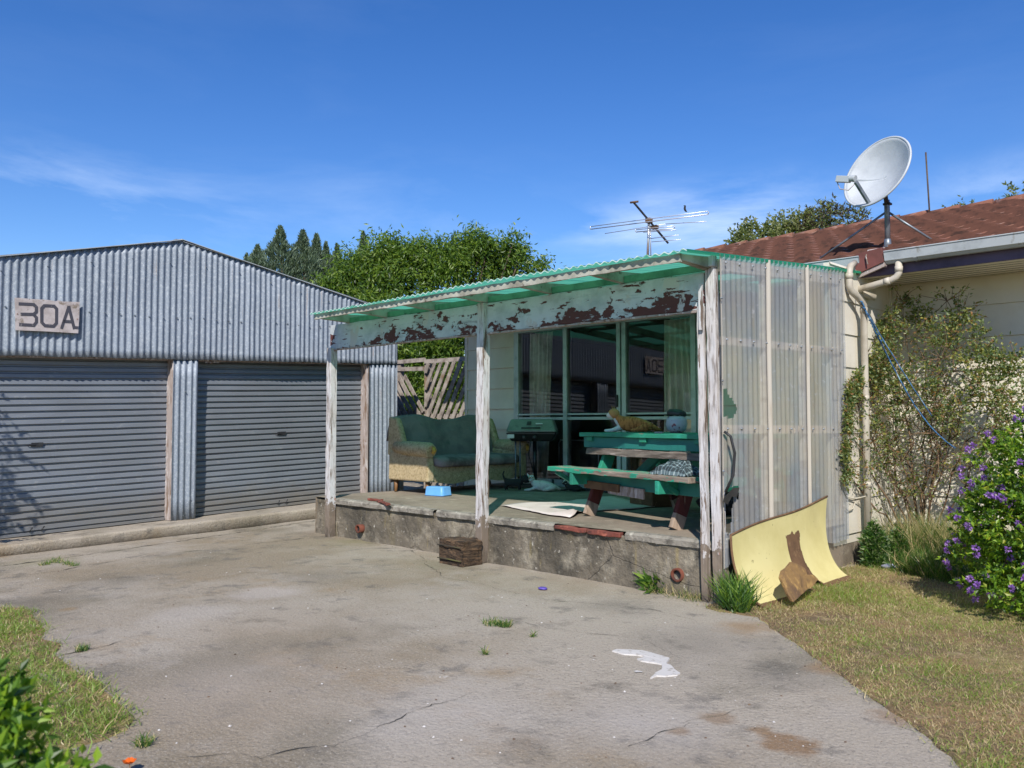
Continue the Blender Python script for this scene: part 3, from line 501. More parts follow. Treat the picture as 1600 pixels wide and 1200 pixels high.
build(stroke([(268, 510), (330, 513), (346, 530), (346, 618), (328, 638), (272, 634), (252, 614), (252, 527), (268, 510)]), 'numeral', M['ink'], sg)
m_ = stroke([(380, 650), (424, 516), (463, 652)]); m_.add(*(lambda m: (m.v, m.f))(stroke([(394, 608), (450, 611)]))); build(m_, 'letter', M['ink'], sg)
build(stroke([(474, 647), (486, 648)], 18), 'full_stop', M['ink'], sg)
for u, v in ((.03, .5), (.97, .55)): build(MB().tube([sp(u, v, -.03), sp(u, v, .018)], .006, 6), 'nail', M['rust'], sg)

# ================================================================ FENCE with chevron slats in the gap
fe = thing('slat_fence', 'weathered grey timber fence with diagonal chevron slats between garage and house', 'fence', (-7.6, 3.7, 0))
FY = 3.7
def F(px, py, d=0): p = U(px, py, y=FY+d); return (p[0], FY+d, p[2])
for px in (621, 664, 733):
    x = F(px, 600)[0]; build(MB().bar((x, FY+.07, 0), (x, FY+.07, 2.36), .09, .09, jit=.01, seg=5), 'post', M['slat'], fe)
for (a, b) in (((619, 566), (664, 562)), ((619, 577), (662, 576)), ((664, 565), (736, 560)), ((619, 645), (664, 645)), ((664, 650), (736, 650))):
    build(MB().bar(F(*a, .025), F(*b, .025), .035, .07, up=(0, 0, 1)), 'rail', M['slat'], fe)
def clipseg(x0, z0, x1, z1, xa, xb, za, zb):
    ts = [0., 1.]
    for p, q in ((-(x1-x0), x0-xa), ((x1-x0), xb-x0), (-(z1-z0), z0-za), ((z1-z0), zb-z0)):
        if abs(p) < 1e-9:
            if q < 0: return None
            continue
        r = q/p
        if p < 0: ts[0] = max(ts[0], r)
        else: ts[1] = min(ts[1], r)
    return None if ts[0] >= ts[1]-.03 else (x0+(x1-x0)*ts[0], z0+(z1-z0)*ts[0], x0+(x1-x0)*ts[1], z0+(z1-z0)*ts[1])
xl, xm, xr = F(619, 600)[0], F(665, 600)[0], F(738, 600)[0]
for k in range(-16, 15):   # right bay rises to the right
    c = clipseg(xm+k*.165, .1, xm+k*.165+1.6, .1+1.6*1.75, xm+.02, xr, .1, 2.30)
    if c: build(MB().bar((c[0], FY-.02-.002*(k % 2), c[1]), (c[2], FY-.02-.002*(k % 2), c[3]), .018, random.uniform(.065, .085), up=(0, 0, 1)), 'slat', M['slat'], fe, label=None)
for k in range(-6, 22):    # left bay falls to the right, its top left open
    zt = 2.12
    c = clipseg(xl+k*.17-.8, 2.6, xl+k*.17+.9, 2.6-1.7*1.22, xl, xm-.02, .1, zt)
    if c and k < 5: build(MB().bar((c[0], FY-.03, c[1]), (c[2], FY-.03, c[3]), .018, random.uniform(.065, .085), up=(0, 0, 1)), 'slat', M['slat'], fe)

# ================================================================ HOUSE
HY = 3.35; HL, HR = -6.4, 7.0; PB = .305
ho = thing('house', 'cream weatherboard house with red tiled roof behind the porch', 'house', (0, HY, 0))
WX0, WX1, WZ0, WZ1 = -5.31, -2.27, .45, 2.66
def boards(x0, x1, z0, z1, ph=.28):
    """horizontal boards with a lapped lower edge, on the facade plane"""
    mb = MB(); z = ph
    while z > z0: z -= PB
    while z < z1:
        a, b = max(z, z0), min(z+PB, z1)
        if b-a > .005:
            fa, fb = (a-z)/PB, (b-z)/PB
            ya, yb = HY-.024+.020*fa, HY-.024+.020*fb
            mb.add([(x0, ya, a), (x1, ya, a), (x1, yb, b-.001), (x0, yb, b-.001), (x0, ya+.020, a), (x1, ya+.020, a)], [(0, 1, 2, 3), (4, 5, 1, 0)])
        z += PB
    return mb
wl = MB()
for a in ((HL, WX0, .2, 2.86), (WX0, WX1, WZ1, 2.86), (WX1, -.0, .2, 2.86), (0, HR, .285, 2.75)):
    q = boards(*a); wl.add(q.v, q.f)
wl.add([(HL, HY-.01, .2), (HL, 9.85, .2), (HL, 9.85, 2.8), (HL, HY-.01, 2.8)], [(0, 1, 2, 3)])
wl.add([(HL-.0, 3.3, 2.8), (HL, 9.9, 2.8), (HL, 6.6, 4.05)], [(0, 1, 2)])
wl.add([(HR, HY-.01, .2), (HR, 9.85, .2), (HR, 9.85, 2.8), (HR, HY-.01, 2.8)], [(3, 2, 1, 0)]); wl.add([(HL, 9.85, .2), (HR, 9.85, .2), (HR, 9.85, 2.8), (HL, 9.85, 2.8)], [(0, 1, 2, 3)])
build(wl, 'wall', M['board'], ho)
stub = MB(); z = .285     # short return wall past the end of the porch sheet
while z < 2.75:
    b = min(z+PB, 2.75); stub.add([(.018, 1.9, z), (.018, HY-.02, z), (.006, HY-.02, b-.001), (.006, 1.9, b-.001), (.006, 1.9, z), (.006, HY-.02, z)], [(0, 1, 2, 3), (4, 5, 1, 0)]); z += PB
stub.box(-.05, .004, 1.9, HY-.02, .2, 2.74)
build(stub, 'return_wall', M['board'], ho)
build(MB().box(-.02, .03, HY-.05, HY-.019, .285, 2.74), 'corner_stop', M['board'], ho, bev=.003)
build(MB().box(.02, HR, HY+.02, HY+.1, -.1, .284).box(-.02, .0, 2.1, HY, -.1, .284), 'foundation', mat('foundation_dark', srgb('4a434d'), [(srgb('2e2a30'), 5, .45, .65, 7), (srgb('6a6270'), 7, .58, .68, 6)], rough=.95), ho)
room = MB()
room.box(HL+.05, -.1, 8.6, 8.7, .42, 2.75).box(HL+.02, HL+.08, HY+.1, 8.6, .42, 2.75).box(-.15, -.1, HY+.1, 8.6, .42, 2.75).box(HL+.05, -.1, HY+.05, 8.7, 2.72, 2.78)
room.box(HL+.05, WX0-.03, HY+.03, HY+.1, .42, 2.72).box(WX1+.03, -.1, HY+.03, HY+.1, .42, 2.72)
build(room, 'room_lining', M['room'], ho); build(MB().box(HL+.05, -.1, HY+.02, 8.7, .36, .43), 'room_floor', M['roomf'], ho)
# window wall
win = build(MB(), 'window', M['frame'], ho) if False else None
def bx(*a): return MB().box(*a)
fr = MB()
FX = [(-5.31, -5.245), (-4.385, -4.315), (-3.46, -3.40), (-3.375, -3.31), (-2.335, -2.27)]
for a, b in FX: fr.box(a, b, HY-.055, HY+.045, WZ0+.06, WZ1-.06)
fr.box(-5.31, -2.27, HY-.06, HY+.05, WZ1-.06, WZ1).box(-5.31, -2.27, HY-.065, HY+.05, WZ0, WZ0+.06)
fr.box(-5.36, -5.31, HY-.03, HY, WZ0, WZ1+.04).box(-2.27, -2.22, HY-.03, HY, WZ0, WZ1+.04)
wf = build(fr, 'window_frame', M['frame'], ho, bev=.003)
rl = MB()
for a, b in ((-5.245, -4.385), (-4.315, -3.46), (-3.31, -2.335)): rl.box(a, b, HY-.045, HY-.012, 1.335, 1.375).box(a, b, HY-.045, HY-.012, 1.40, 1.425)
build(rl, 'window_rail', M['frame'], wf, bev=.003)
panes = [(-5.245, -4.385, .51, 1.335), (-5.245, -4.385, 1.425, 2.6), (-4.315, -3.46, .51, 1.335), (-4.315, -3.46, 1.425, 2.6), (-3.31, -2.335, .51, 1.335), (-3.31, -2.335, 1.425, 2.6)]
for i, (a, b, c, d) in enumerate(panes):
    t = [.0, .004, .010, -.004, .012, -.006][i]*.6
    build(MB().add([(a, HY-.02-t, c), (b, HY-.02+t, c), (b, HY-.02+t, d), (a, HY-.02-t, d)], [(0, 1, 2, 3)]), 'pane', M['glass'], wf)
build(MB().box(-3.45, -3.43, HY-.085, HY-.05, 1.5, 1.66), 'handle', M['black'], wf, bev=.004)
build(MB().box(-5.36, -2.2, HY-.12, HY-.0, .415, .449), 'sill', M['frame'], ho, bev=.005)
build(MB().box(-6.43, -6.37, HY-.03, HY+.02, .2, 2.72), 'corner_board', M['board'], ho, bev=.003)
# curtains hang inside
def curtain(x0, x1, z0, z1, m, label, folds, name='curtain', gather=0.):
    def f(u, v):
        x = x0+(x1-x0)*u; k = (v-.5)*2
        x += gather*(1-v)*(u-.1)+.01*nz(u*5, v*3, x0); return (x, HY+.13+.028*math.sin(u*folds*6.283+1.2*math.sin(v*2+u*4))+.012*nz(u*9, v*2, 3), z0+(z1-z0)*v)
    build(MB().grid(f, 110, 22), name, m, label=label, cat='curtain', loc=(x0, HY+.13, z0), group='curtains behind the porch windows')
curtain(-5.2, -4.72, .5, 2.6, M['curtain'], 'pale net curtain hanging inside the leftmost window', 6, gather=-.10)
curtain(-2.85, -2.36, .5, 2.6, M['curtaing'], 'long green tinted curtain hanging inside the rightmost window', 7, gather=.28)
pf = thing('leaning_screen', 'dark panel with thin pale rounded frame standing inside the lower window pane', 'screen', (-4.45, HY+.25, .43))
a, b = -4.72, -4.0
build(MB().box(a, b, HY+.25, HY+.26, .46, 1.04), 'panel', M['black'], pf)
build(MB().tube([(a, HY+.245, .45), (a, HY+.245, 1.0), (a+.03, HY+.245, 1.05), (b-.03, HY+.245, 1.05), (b, HY+.245, 1.0), (b, HY+.245, .45)], .009, 8), 'frame', M['alu'], pf)
# dim furniture far inside
dk = thing('armchair', 'dim brown armchair standing inside the room behind the glass', 'armchair', (-4.0, HY+1.6, .43))
for nm, q in (('seat', (-4.4, -3.6, HY+1.2, HY+2., .43, .85)), ('backrest', (-4.4, -3.6, HY+2., HY+2.2, .43, 1.35)), ('armrest', (-4.6, -4.4, HY+1.2, HY+2.2, .43, 1.05)), ('armrest', (-3.6, -3.4, HY+1.2, HY+2.2, .43, 1.05))):
    build(MB().box(*q), nm, M['hard'], dk, bev=.05)

# roof
RE, RZ, RR, RRZ = 2.58, 2.885, 6.6, 4.13
rt = MB(); TP = .30; rows = 13
def roofz(y): return RZ+(RRZ-RZ)*(y-RE)/(RR-RE)
nvr = rows*4; 
def rf(u, v):
    x = -6.46+14*u; k = v*nvr; r = int(min(k, nvr-1)//4); q = k-4*r; fr_ = [0, .03, .5, .97, 1.0][int(round(q))] if q <= 4 else 1
    y = RE-.05+(RR-RE+.05)*(r+fr_)/rows
    ph = x/TP+.5*(r % 2); w = .012*math.sin(ph*6.283)+.006*math.sin(ph*12.566+.6)
    lift = {0: 0, 1: .045, 2: .022, 3: .001, 4: 0}[int(round(q))]
    return (x+.006*nz(r*3, x, 0, 2), y+(.010*math.sin(ph*6.283+1) if q <= 1.1 else 0), roofz(y)+lift+w+.004*nz(x, r*2.2, 0, 3))
rfm = MB().grid(rf, 560, nvr, smooth=False)
for j_ in range(0, nvr, 4): rfm.m[j_*560:(j_+1)*560] = [1]*560      # shadow line under each course, painted on the risers as darker colour
build(rfm, 'roof', [M['tile'], M['lapshade']], ho)
build(MB().add([(-6.46, RR, RRZ), (7.3, RR, RRZ), (7.3, 10.7, 2.85), (-6.46, 10.7, 2.85)], [(0, 1, 2, 3)]), 'rear_roof', M['tile'], ho)
rc = MB()
for i in range(36):
    x = -6.46+i*.39; rc.tube([(x, RR, RRZ-.005), (x+.37, RR, RRZ+.012)], [.055, .062], 10)
build(rc, 'ridge_tiles', M['tile'], ho)
build(MB().box(-.05, HR, 2.62, HY+.02, 2.685, 2.70).box(-6.42, -.05, 2.62, HY, 2.83, 2.84), 'soffit', M['board'], ho)
sl = MB()
for k in range(6): sl.box(.03, HR, 2.72+k*.11, 2.725+k*.11, 2.682, 2.6845)
build(sl, 'soffit_joints', M['crack'], ho)
build(MB().box(-.4, HR, 2.60, 2.625, 2.685, 2.85), 'fascia', M['fascia'], ho, bev=.002)
def gut(x0, x1, dzz=0):
    pr = [(2.595, 2.885), (2.595, 2.80), (2.575, 2.775), (2.53, 2.775), (2.50, 2.80), (2.485, 2.86), (2.48, 2.885), (2.47, 2.89), (2.47, 2.882), (2.478, 2.878), (2.495, 2.80), (2.53, 2.782), (2.573, 2.782), (2.588, 2.803), (2.588, 2.885)]
    mb = MB().prism([(y, z+dzz) for y, z in pr], x0, x1, 'x')
    for x in [x0+.25+.9*i for i in range(int((x1-x0)/.9)+1)]: mb.prism([(y-.004*(1 if y < 2.54 else -1), z+dzz-.004*(1 if z < 2.83 else -1)) for y, z in pr[:7]]+[(2.5, 2.84+dzz)], x, x+.03, 'x')
    return mb
build(gut(-2.6, .04, -.012), 'gutter', M['gutter'], ho); build(gut(.27, HR, .0), 'gutter', M['gutter'], ho)
bxp = MB().prism([(-.005, 2.70), (.01, 2.90), (.25, 2.93), (.265, 2.79)], 2.49, 2.60, 'y')
build(bxp, 'valley_flashing', M['redbox'], ho, bev=.004)
build(MB().bar((.0, 2.52, 2.69), (.27, 2.52, 2.775), .03, .045), 'packing_board', M['jamb'], ho)
PX, PY = .10, 2.42
dpipe = MB().tube([(.02, 2.42, 2.80), (.055, 2.24, 2.74), (.06, 2.20, 2.68), (.06, 2.20, 2.56), (.065, 2.22, 2.51), (.08, 2.32, 2.47), (PX, PY, 2.40), (PX, PY, 1.4), (PX, PY, .12)], .031, 14)
dpipe.tube([(.06, 2.20, 2.67), (.06, 2.20, 2.62)], .035, 14)
for z in (2.37, 1.55, .75): dpipe.tube([(PX, PY, z), (PX, PY, z-.05)], .035, 14)
build(dpipe, 'downpipe', M['pvc'], ho)
dp2 = MB().tube([(.38, 2.54, 2.79), (.38, 2.54, 2.68), (.36, 2.54, 2.645), (.31, 2.54, 2.62), (.0, 2.54, 2.565), (-.0, 2.62, 2.54), (.09, 2.72, 2.5)], .031, 14)
dp2.tube([(.38, 2.54, 2.74), (.38, 2.54, 2.69)], .035, 14); dp2.tube([(.30, 2.54, 2.618), (.25, 2.54, 2.609)], .035, 14)
build(dp2, 'downpipe', M['pvc'], ho)
build(MB().tube([(.1, 2.38, .62), (.04, 2.3, .60), (.03, 2.15, .62), (.035, 2.05, .66)], .006, 6).tube([(.03, 2.05, .55), (.03, 2.15, .50), (.03, 2.26, .51), (.03, 2.33, .58)], .006, 6), 'cable', M['cream'], ho)
# ================================================================ PORCH SLAB
def dkz(x, y): return .425+.004*nz(x, y, 0, 2)
slab = MB()
DXL = -5.42
slab.grid(lambda u, v: (DXL+(0.0-DXL)*u-(.05*nz(v*4, 3) if u == 0 else 0), .03+(HY-.03)*v, dkz(DXL-DXL*u, v*3)), 80, 50)
slab.grid(lambda u, v: (DXL+.0*v, .03+(HY-.03)*u, -.2+.62*v), 40, 6); slab.grid(lambda u, v: (0, .03+(HY-.03)*u, -.2+.62*v), 40, 6)
ds = build(slab, 'porch_floor', M['deck'], kind='structure')
def front(x0, x1, yo, sd):
    def f(u, v):
        x = x0+(x1-x0)*u; z = -.15+.545*v; bulge = .035*(1-v)+.012*nz(x, z, sd, 2.5)+.008*nz(x, z, sd, 11)
        return (x, yo-bulge-(.012 if v > .93 else 0), z+.006*nz(x, 0, sd, 3)*v)
    return MB().grid(f, int((x1-x0)*55), 32)
build(front(DXL, -2.50, .055, 2), 'retaining_face', M['conc'], ds)
build(front(-2.50, -.02, .02, 5), 'retaining_face', M['conc'], ds)
# ragged lip of mortar along the edge
def lip(x0, x1, y, sd, gap):
    mb = MB(); n = int((x1-x0)/.03)
    pts = [(x0+(x1-x0)*i/n) for i in range(n+1)]; vs = []
    for x in pts:
        h = .028+.010*nz(x, sd, 0, 5)+.006*nz(x, sd, 4, 21); w = .055+.018*nz(x, sd, 1, 4)+.010*nz(x, sd, 8, 19)
        vs += [(x, y-.028-.012*nz(x, sd, 2, 6), .385-h*.6), (x, y-.032, .41+.004*nz(x, 3, 0, 14)), (x, y-.01, .428+.005*nz(x, 6, 0, 9)), (x, y+w, .429), (x, y+w, .37)]
    mb.add(vs, [(5*i+q, 5*i+5+q, 5*i+6+q, 5*i+1+q) for i in range(n) for q in range(4)])
    return mb
build(lip(DXL+.3, -3.25, .045, 1, 0), 'edge_lip', M['lip'], ds); build(lip(-3.2, -2.56, .04, 4, 0), 'edge_lip', M['lip'], ds)
build(lip(-2.46, -1.62, .02, 6, 0), 'edge_lip', M['lip'], ds); build(lip(-.86, -.03, .02, 9, 0), 'edge_lip', M['lip'], ds)
build(MB().box(-5.45, -5.0, .6, .8, -.1, .1) if False else MB().bar((-1.60, .0, .405), (-1.25, .0, .40), .05, .035, seg=6, jit=.012), 'edging_tile', M['brick'], ds, bev=.006)
build(MB().bar((-1.24, .0, .398), (-.9, .0, .395), .05, .04, seg=6, jit=.010), 'edging_tile', M['brick'], ds, bev=.006)
tb = thing('broken_tile_strip', 'broken red tile strip lying on the left edge of the porch floor', 'tile', (-4.5, .1, .43))
for a, b in (((577, 780), (596, 782)), ((592, 783), (607, 788))):
    p, q = U(*a, z=.44), U(*b, z=.44); build(MB().bar(p, q, .05, .022, seg=5, jit=.014), 'fragment', M['brick'], tb, bev=.004)
# drain holes: clay pipes through the face
for i, (px, py, r) in enumerate(((1060, 898, .045), (562, 826, .04))):
    p = U(px, py, y=-.0); dp = thing('drain_pipe', ['round clay drain pipe low in the porch wall beside the dandelion', 'broken clay drain hole low in the porch wall by the left post'][i], 'drain pipe', (p[0], -.02, p[2]), group='clay drain pipes in the porch wall')
    pr = [(r*.8, .05), (r*.8, -.018), (r*1.15, -.02), (r*1.15, .05)]
    build(MB().lathe(pr, (p[0], -.01, p[2]), 20, 'y'), 'pipe_ring', M['terra'], dp); build(MB().lathe([(0, .0), (r*.85, .0)], (p[0], -.005, p[2]), 20, 'y'), 'pipe_mouth', M['black'], dp)

# ================================================================ PORCH frame, roof and side sheet
po = thing('porch', 'lean-to porch with peeling white posts and green corrugated plastic roof', 'porch', (-2.5, 1.0, .43))
def post(a, b, w, sd, foot, nm='post', nseg=26):
    mb = MB().bar(a, b, w, w*.98, up=(0, 1, 0), seg=nseg, jit=.007)
    zf = a[2]+foot*(b[2]-a[2]); return build(mb, nm, M['postm'], po, bev=.004)
post((-5.03, -.02, -.02), (-5.03, -.02, 2.16), .088, 1, .2)
pm = post((-2.49, -.035, 0), (-2.475, -.03, 2.42), .090, 2, .27)
build(MB().box(-2.535, -2.435, -.085, -.06, 1.1, 1.103), 'post_split', M['crack'], pm) if False else None
pr_ = post((.0, -.02, -.02), (-.045, -.02, 2.50), .075, 3, .13)
build(MB().bar((-.105, -.045, .0), (-.125, -.035, 2.16), .05, .05, up=(0, 1, 0), seg=14, jit=.008), 'post_packer', M['postm'], po, bev=.003)
build(MB().box(-.118, -.086, -.088, -.076, 1.98, 2.32), 'nail_plate', M['peel'], po)
build(MB().box(-.135, .005, -.09, -.03, 2.44, 2.52), 'post_cap', M['peel'], po, bev=.003)
build(MB().bar((-5.06, -.0, 2.285), (-.11, -.0, 2.275), .05, .275, up=(0, 0, 1), seg=60, jit=.010), 'beam', M['beam'], po, bev=.003)
build(MB().bar((-5.06, -.0, 2.139), (-.11, -.0, 2.129), .056, .014, up=(0, 0, 1), seg=60, jit=.006), 'beam_edge_strip', M['jamb'], po)
def rz_(y): return 2.535+.077*y
RX = [-4.70, -4.0, -3.22, -2.45, -1.65, -.87, -.07]
for x in RX:
    yf = -.43
    poly = [(yf, rz_(yf)-.02), (3.30, rz_(3.30)-.02), (3.30, rz_(3.30)-.115), (.0, rz_(0)-.115), (-.10, rz_(0)-.11), (yf+.02, rz_(yf)-.065), (yf, rz_(yf)-.06)]
    build(MB().prism(poly, x-.022, x+.022, 'x'), 'rafter', M['rafter'], po, bev=.003)
for i, y in enumerate((-.45,)):
    build(MB().bar((-4.70, y, rz_(y)-.047), (-.03, y, rz_(y)-.047), .028, .056, up=(0, 0, 1), seg=50, jit=.008), 'front_purlin', M['rafter'], po)
for y in (.75, 1.6, 2.4): build(MB().box(-5.0, -.02, y-.02, y+.02, rz_(y)-.055, rz_(y)-.018), 'purlin', M['rafter'], po)
for a, b in zip(RX, RX[1:]): build(MB().box(a+.024, b-.024, -.022, .0, 2.425, 2.478), 'blocking', M['block'], po)
def sheet(u, v):
    y = -.5+3.80*v; xl_ = -4.74-.36*(y+.5); x = max(-6.0+6.05*u, xl_)
    lap = .004 if (x % .8) < .06 else 0
    return (x, y+.006*nz(x, 0, 0, 1.3)*(v < .01), rz_(y)+.0+.0085*math.sin(2*math.pi*x/P_)+lap+.006*nz(x, y, 0, .9)+(-.012*math.sin(x*1.25+.5)*(1-v)))
rs = build(MB().grid(lambda u, v: sheet(u, v), int(6.05/P_*8), 26), 'roof_sheet', M['gsheet'], po)
n = int(6.05/P_*8)
ed = MB().grid(lambda u, v: (lambda p: (p[0], p[1]-.0015, p[2]+.003-.008*v))(sheet(u, 0)), n, 1); build(ed, 'sheet_edge', M['gedge'], rs)
ed = MB().grid(lambda u, v: (lambda p: (p[0]+.0015, p[1], p[2]+.010-.024*v))(sheet(1, u)), 40, 1); build(ed, 'sheet_edge', M['gsheet'], rs)
build(MB().add([(-.045, -.47, rz_(-.47)-.02), (-.045, -.02, rz_(0)-.02), (-.045, -.02, 2.43), (-.045, -.44, rz_(-.47)-.06), (-.03, -.47, rz_(-.47)-.02), (-.03, -.02, rz_(0)-.02), (-.03, -.02, 2.43), (-.03, -.44, rz_(-.47)-.06)],
      [(0, 1, 2, 3), (7, 6, 5, 4), (0, 4, 5, 1), (1, 5, 6, 2), (2, 6, 7, 3), (3, 7, 4, 0)]), 'end_board', M['rafter'], po)
# side wall of clear sheet
SXX = .045
hole = [(1129, 608), (1135, 604), (1140, 622), (1147, 628), (1150, 640), (1146, 655), (1140, 652), (1132, 650), (1127, 655), (1126, 625)]
hole = [U(a, b, x=SXX)[1:] for a, b in hole]
notch = [(1120, 772), (1143, 760), (1156, 762), (1152, 780), (1148, 775), (1143, 790), (1142, 830), (1125, 840)]; notch = [U(a, b, x=SXX)[1:] for a, b in notch]
def botz(y): return .26+.012*math.sin(y*6)+.03*nz(y, 3, 0, 4)
ya, yb = -.075, 2.12; nu, nv = int((yb-ya)/P_*10), 90
def side(u, v):
    y = ya+(yb-ya)*u; t = rz_(y)-.005; z0 = botz(y); return (SXX+.008*math.cos(2*math.pi*y/P_)+.006*nz(y, v*2, 0, 1.2), y, z0+(t-z0)*v)
cy = ya+(yb-ya)*(np.arange(nu)+.5)/nu; H_ = {}
def keep(u, v):
    p = side(u, v); yy = np.array([p[1]]); zz = np.array([p[2]])
    return not (inside(hole, yy, zz)[0] or inside(notch, yy, zz)[0])
sd_ = build(MB().grid(side, nu, nv, keep=keep), 'side_sheet', M['panel'], po)
for y0, y1 in ((.635, .70), (1.30, 1.365)):   # lapped edges
    build(MB().grid(lambda u, v: (lambda p: (p[0]+.004, p[1], p[2]))(side((y0+(y1-y0)*u-ya)/(yb-ya), v)), 8, 60), 'sheet_lap', M['panel2'], sd_)
build(MB().grid(lambda u, v: (lambda p: (p[0]+.004, p[1], p[2]))(side(.02*u, v)), 6, 60), 'sheet_lap', M['panel2'], sd_)
for zl, zr, h in ((2.455, 2.60, .085), (1.90, 1.945, .06), (1.25, 1.235, .065), (.42, .42, .06)):
    build(MB().bar((.012, -.0, zl), (.012, 2.08, zr), .045, h, up=(0, 0, 1), seg=10, jit=.006), 'side_batten', M['batten'], po)
for y in (.67, 1.34, 2.05): build(MB().bar((.0, y, .42), (.0, y, 2.47+.07*y), .04, .06, up=(0, 1, 0)), 'side_stud', M['batten'], po)
def scrw(x, y, z): build(MB().lathe([(.010, 0), (.009, .003), (.005, .005), (.005, .010), (0, .011)], (x, y, z), 8, 'x'), 'roofing_screw', M['steel'], sd_)
for zl, zr in ((2.47, 2.60), (1.905, 1.95), (1.255, 1.24)):
    for k in range(11): scrw(SXX+.010, .01+k*.2, zl+(zr-zl)*(.01+k*.2)/2.08)
for z in (2.2, 1.6, .95): scrw(SXX+.01, -.06, z)
build(MB().tube([(.06, -.05, 1.235), (.10, -.03, 1.20), (.115, .0, 1.08), (.10, -.0, .92), (.06, -.04, .80)], .010, 8), 'hose_loop', M['black'], po)
bl_ = [(1143, 790), (1150, 782), (1146, 800), (1128, 815)]
tf = MB().add([(.07, U(a, b, x=.07)[1], U(a, b, x=.07)[2]) for a, b in ((1131, 778), (1146, 762), (1155, 762), (1151, 777), (1143, 776), (1137, 788), (1130, 784))], [tuple(range(7))])
build(tf, 'torn_flap', M['black'], po, solid=.004)
br_ = thing('post_bracket', 'small rusty angle bracket at the foot of the middle post', 'bracket', (-2.49, -.1, .02))
build(MB().box(-2.525, -2.475, -.096, -.09, .0, .10), 'bracket_plate', M['rust'], br_, bev=.002); build(MB().tube([(-2.5, -.10, .06), (-2.5, -.088, .06)], .008, 8), 'bolt', M['black'], br_)

# ================================================================ THINGS ON THE PORCH
# --- sofa, own coordinates: x = width, -y = front
DK = .428
so = thing('sofa', 'old floral wing-back sofa draped with a dark green throw at the left of the porch', 'sofa', (-5.0, 1.93, DK), rad(82+8), rel=True)
W2 = .86
def soft(mb, nm, m, par=None, bev=.03, sub=0, **k): return build(mb, nm, m, par or so, bev=bev, abs_=False, sub=sub, **k)
# front rail with a bowed lower edge
body = MB().grid(lambda u, v: (-W2+2*W2*u, -.36-.012*math.sin(v*3.14), .13+.02*math.cos(u*12.56)+.20*v), 40, 6)
body.box(-W2, W2, -.355, .33, .15, .33)
soft(body, 'base', M['floral'], bev=.015)
for s in (-1, 1):
    pts = [(-.40, .15), (-.40, .36), (-.38, .46), (-.34, .50), (.36, .52), (.38, .15)]
    xo = s*(W2-.10)
    pan = MB().prism([(y, z) for y, z in pts], min(xo, xo+s*.11), max(xo, xo+s*.11), 'x'); a_ = soft(pan, 'arm_panel', M['floral'], bev=.02)
    roll = MB().tube([(s*(W2-.03), -.43, .52), (s*(W2-.03), -.38, .535), (s*(W2-.02), 0, .55), (s*(W2-.02), .25, .56)], [.075, .095, .09, .07], 16)
    soft(roll, 'armrest', M['floral'], bev=0)
    wing = MB().prism([(.05, .50), (.10, .62), (.18, .82), (.24, .93), (.40, .95), (.42, .45), (.2, .45)], min(s*(W2-.09), s*W2), max(s*(W2-.09), s*W2), 'x')
    soft(wing, 'wing', M['floral'] if s < 0 else M['floral'], bev=.03)
    soft(MB().tube([(s*(W2-.03), -.445, .50), (s*(W2-.04), -.47, .53), (s*(W2-.04), -.44, .57)], [.02, .03, .02], 8), 'torn_foam', M['foam'], bev=0)
for x, y in ((-.80, -.32), (.80, -.32), (-.8, .30), (.8, .30)):
    soft(MB().tube([(x, y, .16), (x+.01*(1 if x > 0 else -1), y-.012, .08), (x+.03*(1 if x > 0 else -1), y-.03, .0)], [.032, .024, .017], 8), 'leg', M['wood'], bev=0)
bk = MB().grid(lambda u, v: (-W2+.06+(2*W2-.12)*u, .17+.16*v-.03*math.sin(v*3.14)*math.sin(u*6.28)**2+.012*nz(u*4, v*3), .36+.56*v+.025*math.sin(u*9.42)*v), 40, 14)
bk.grid(lambda u, v: (-W2+.06+(2*W2-.12)*u, .33+.10*math.sin(v*1.57), .92+.025*math.sin(u*9.42)-.82*v*v), 40, 10)
soft(bk, 'backrest', M['throw'], bev=0)
th = MB().grid(lambda u, v: (-W2+.02+(2*W2-.04)*u+.01*nz(v*6, u*3), .135+.17*v-.05*math.sin(v*3.14)*(.5+.5*abs(math.sin(u*6.28)))+.02*nz(u*5, v*4, 2), .34+.60*v+.03*math.sin(u*9.42)*v+.02*nz(u*6, 2)), 60, 24)
th.grid(lambda u, v: (-W2+.02+(2*W2-.04)*u, .305+.15*v+.01*nz(u*8, v*2), .94+.03*math.sin(u*9.42)+.02*nz(u*6, 2)-.03+.03*math.cos(v*3)-.25*v*v*v), 60, 8)
soft(th, 'throw', M['throw'], bev=0, solid=.012)
for x0, x1 in ((-W2+.10, .0), (.0, W2-.10)):
    cu = MB()
    def cf(u, v, x0=x0, x1=x1):   # a pillow: closed superellipsoid with sagging top
        a, b = (u*2*math.pi), (v-.5)*math.pi; e = lambda w, p: math.copysign(abs(w)**p, w)
        x = e(math.cos(b), .35)*e(math.cos(a), .35); y = e(math.cos(b), .35)*e(math.sin(a), .35); z = e(math.sin(b), .55)
        return ((x0+x1)/2+x*(x1-x0)/2*.99, -.13+y*.32, .395+z*.075+.014*nz(x*2+x0, y*2, 1)-.02*(1-x*x)*(z > 0)-.03*max(0, -y-.6)*1.2)
    cu.grid(cf, 48, 20); soft(cu, 'seat_cushion', M['seatc'], bev=0)
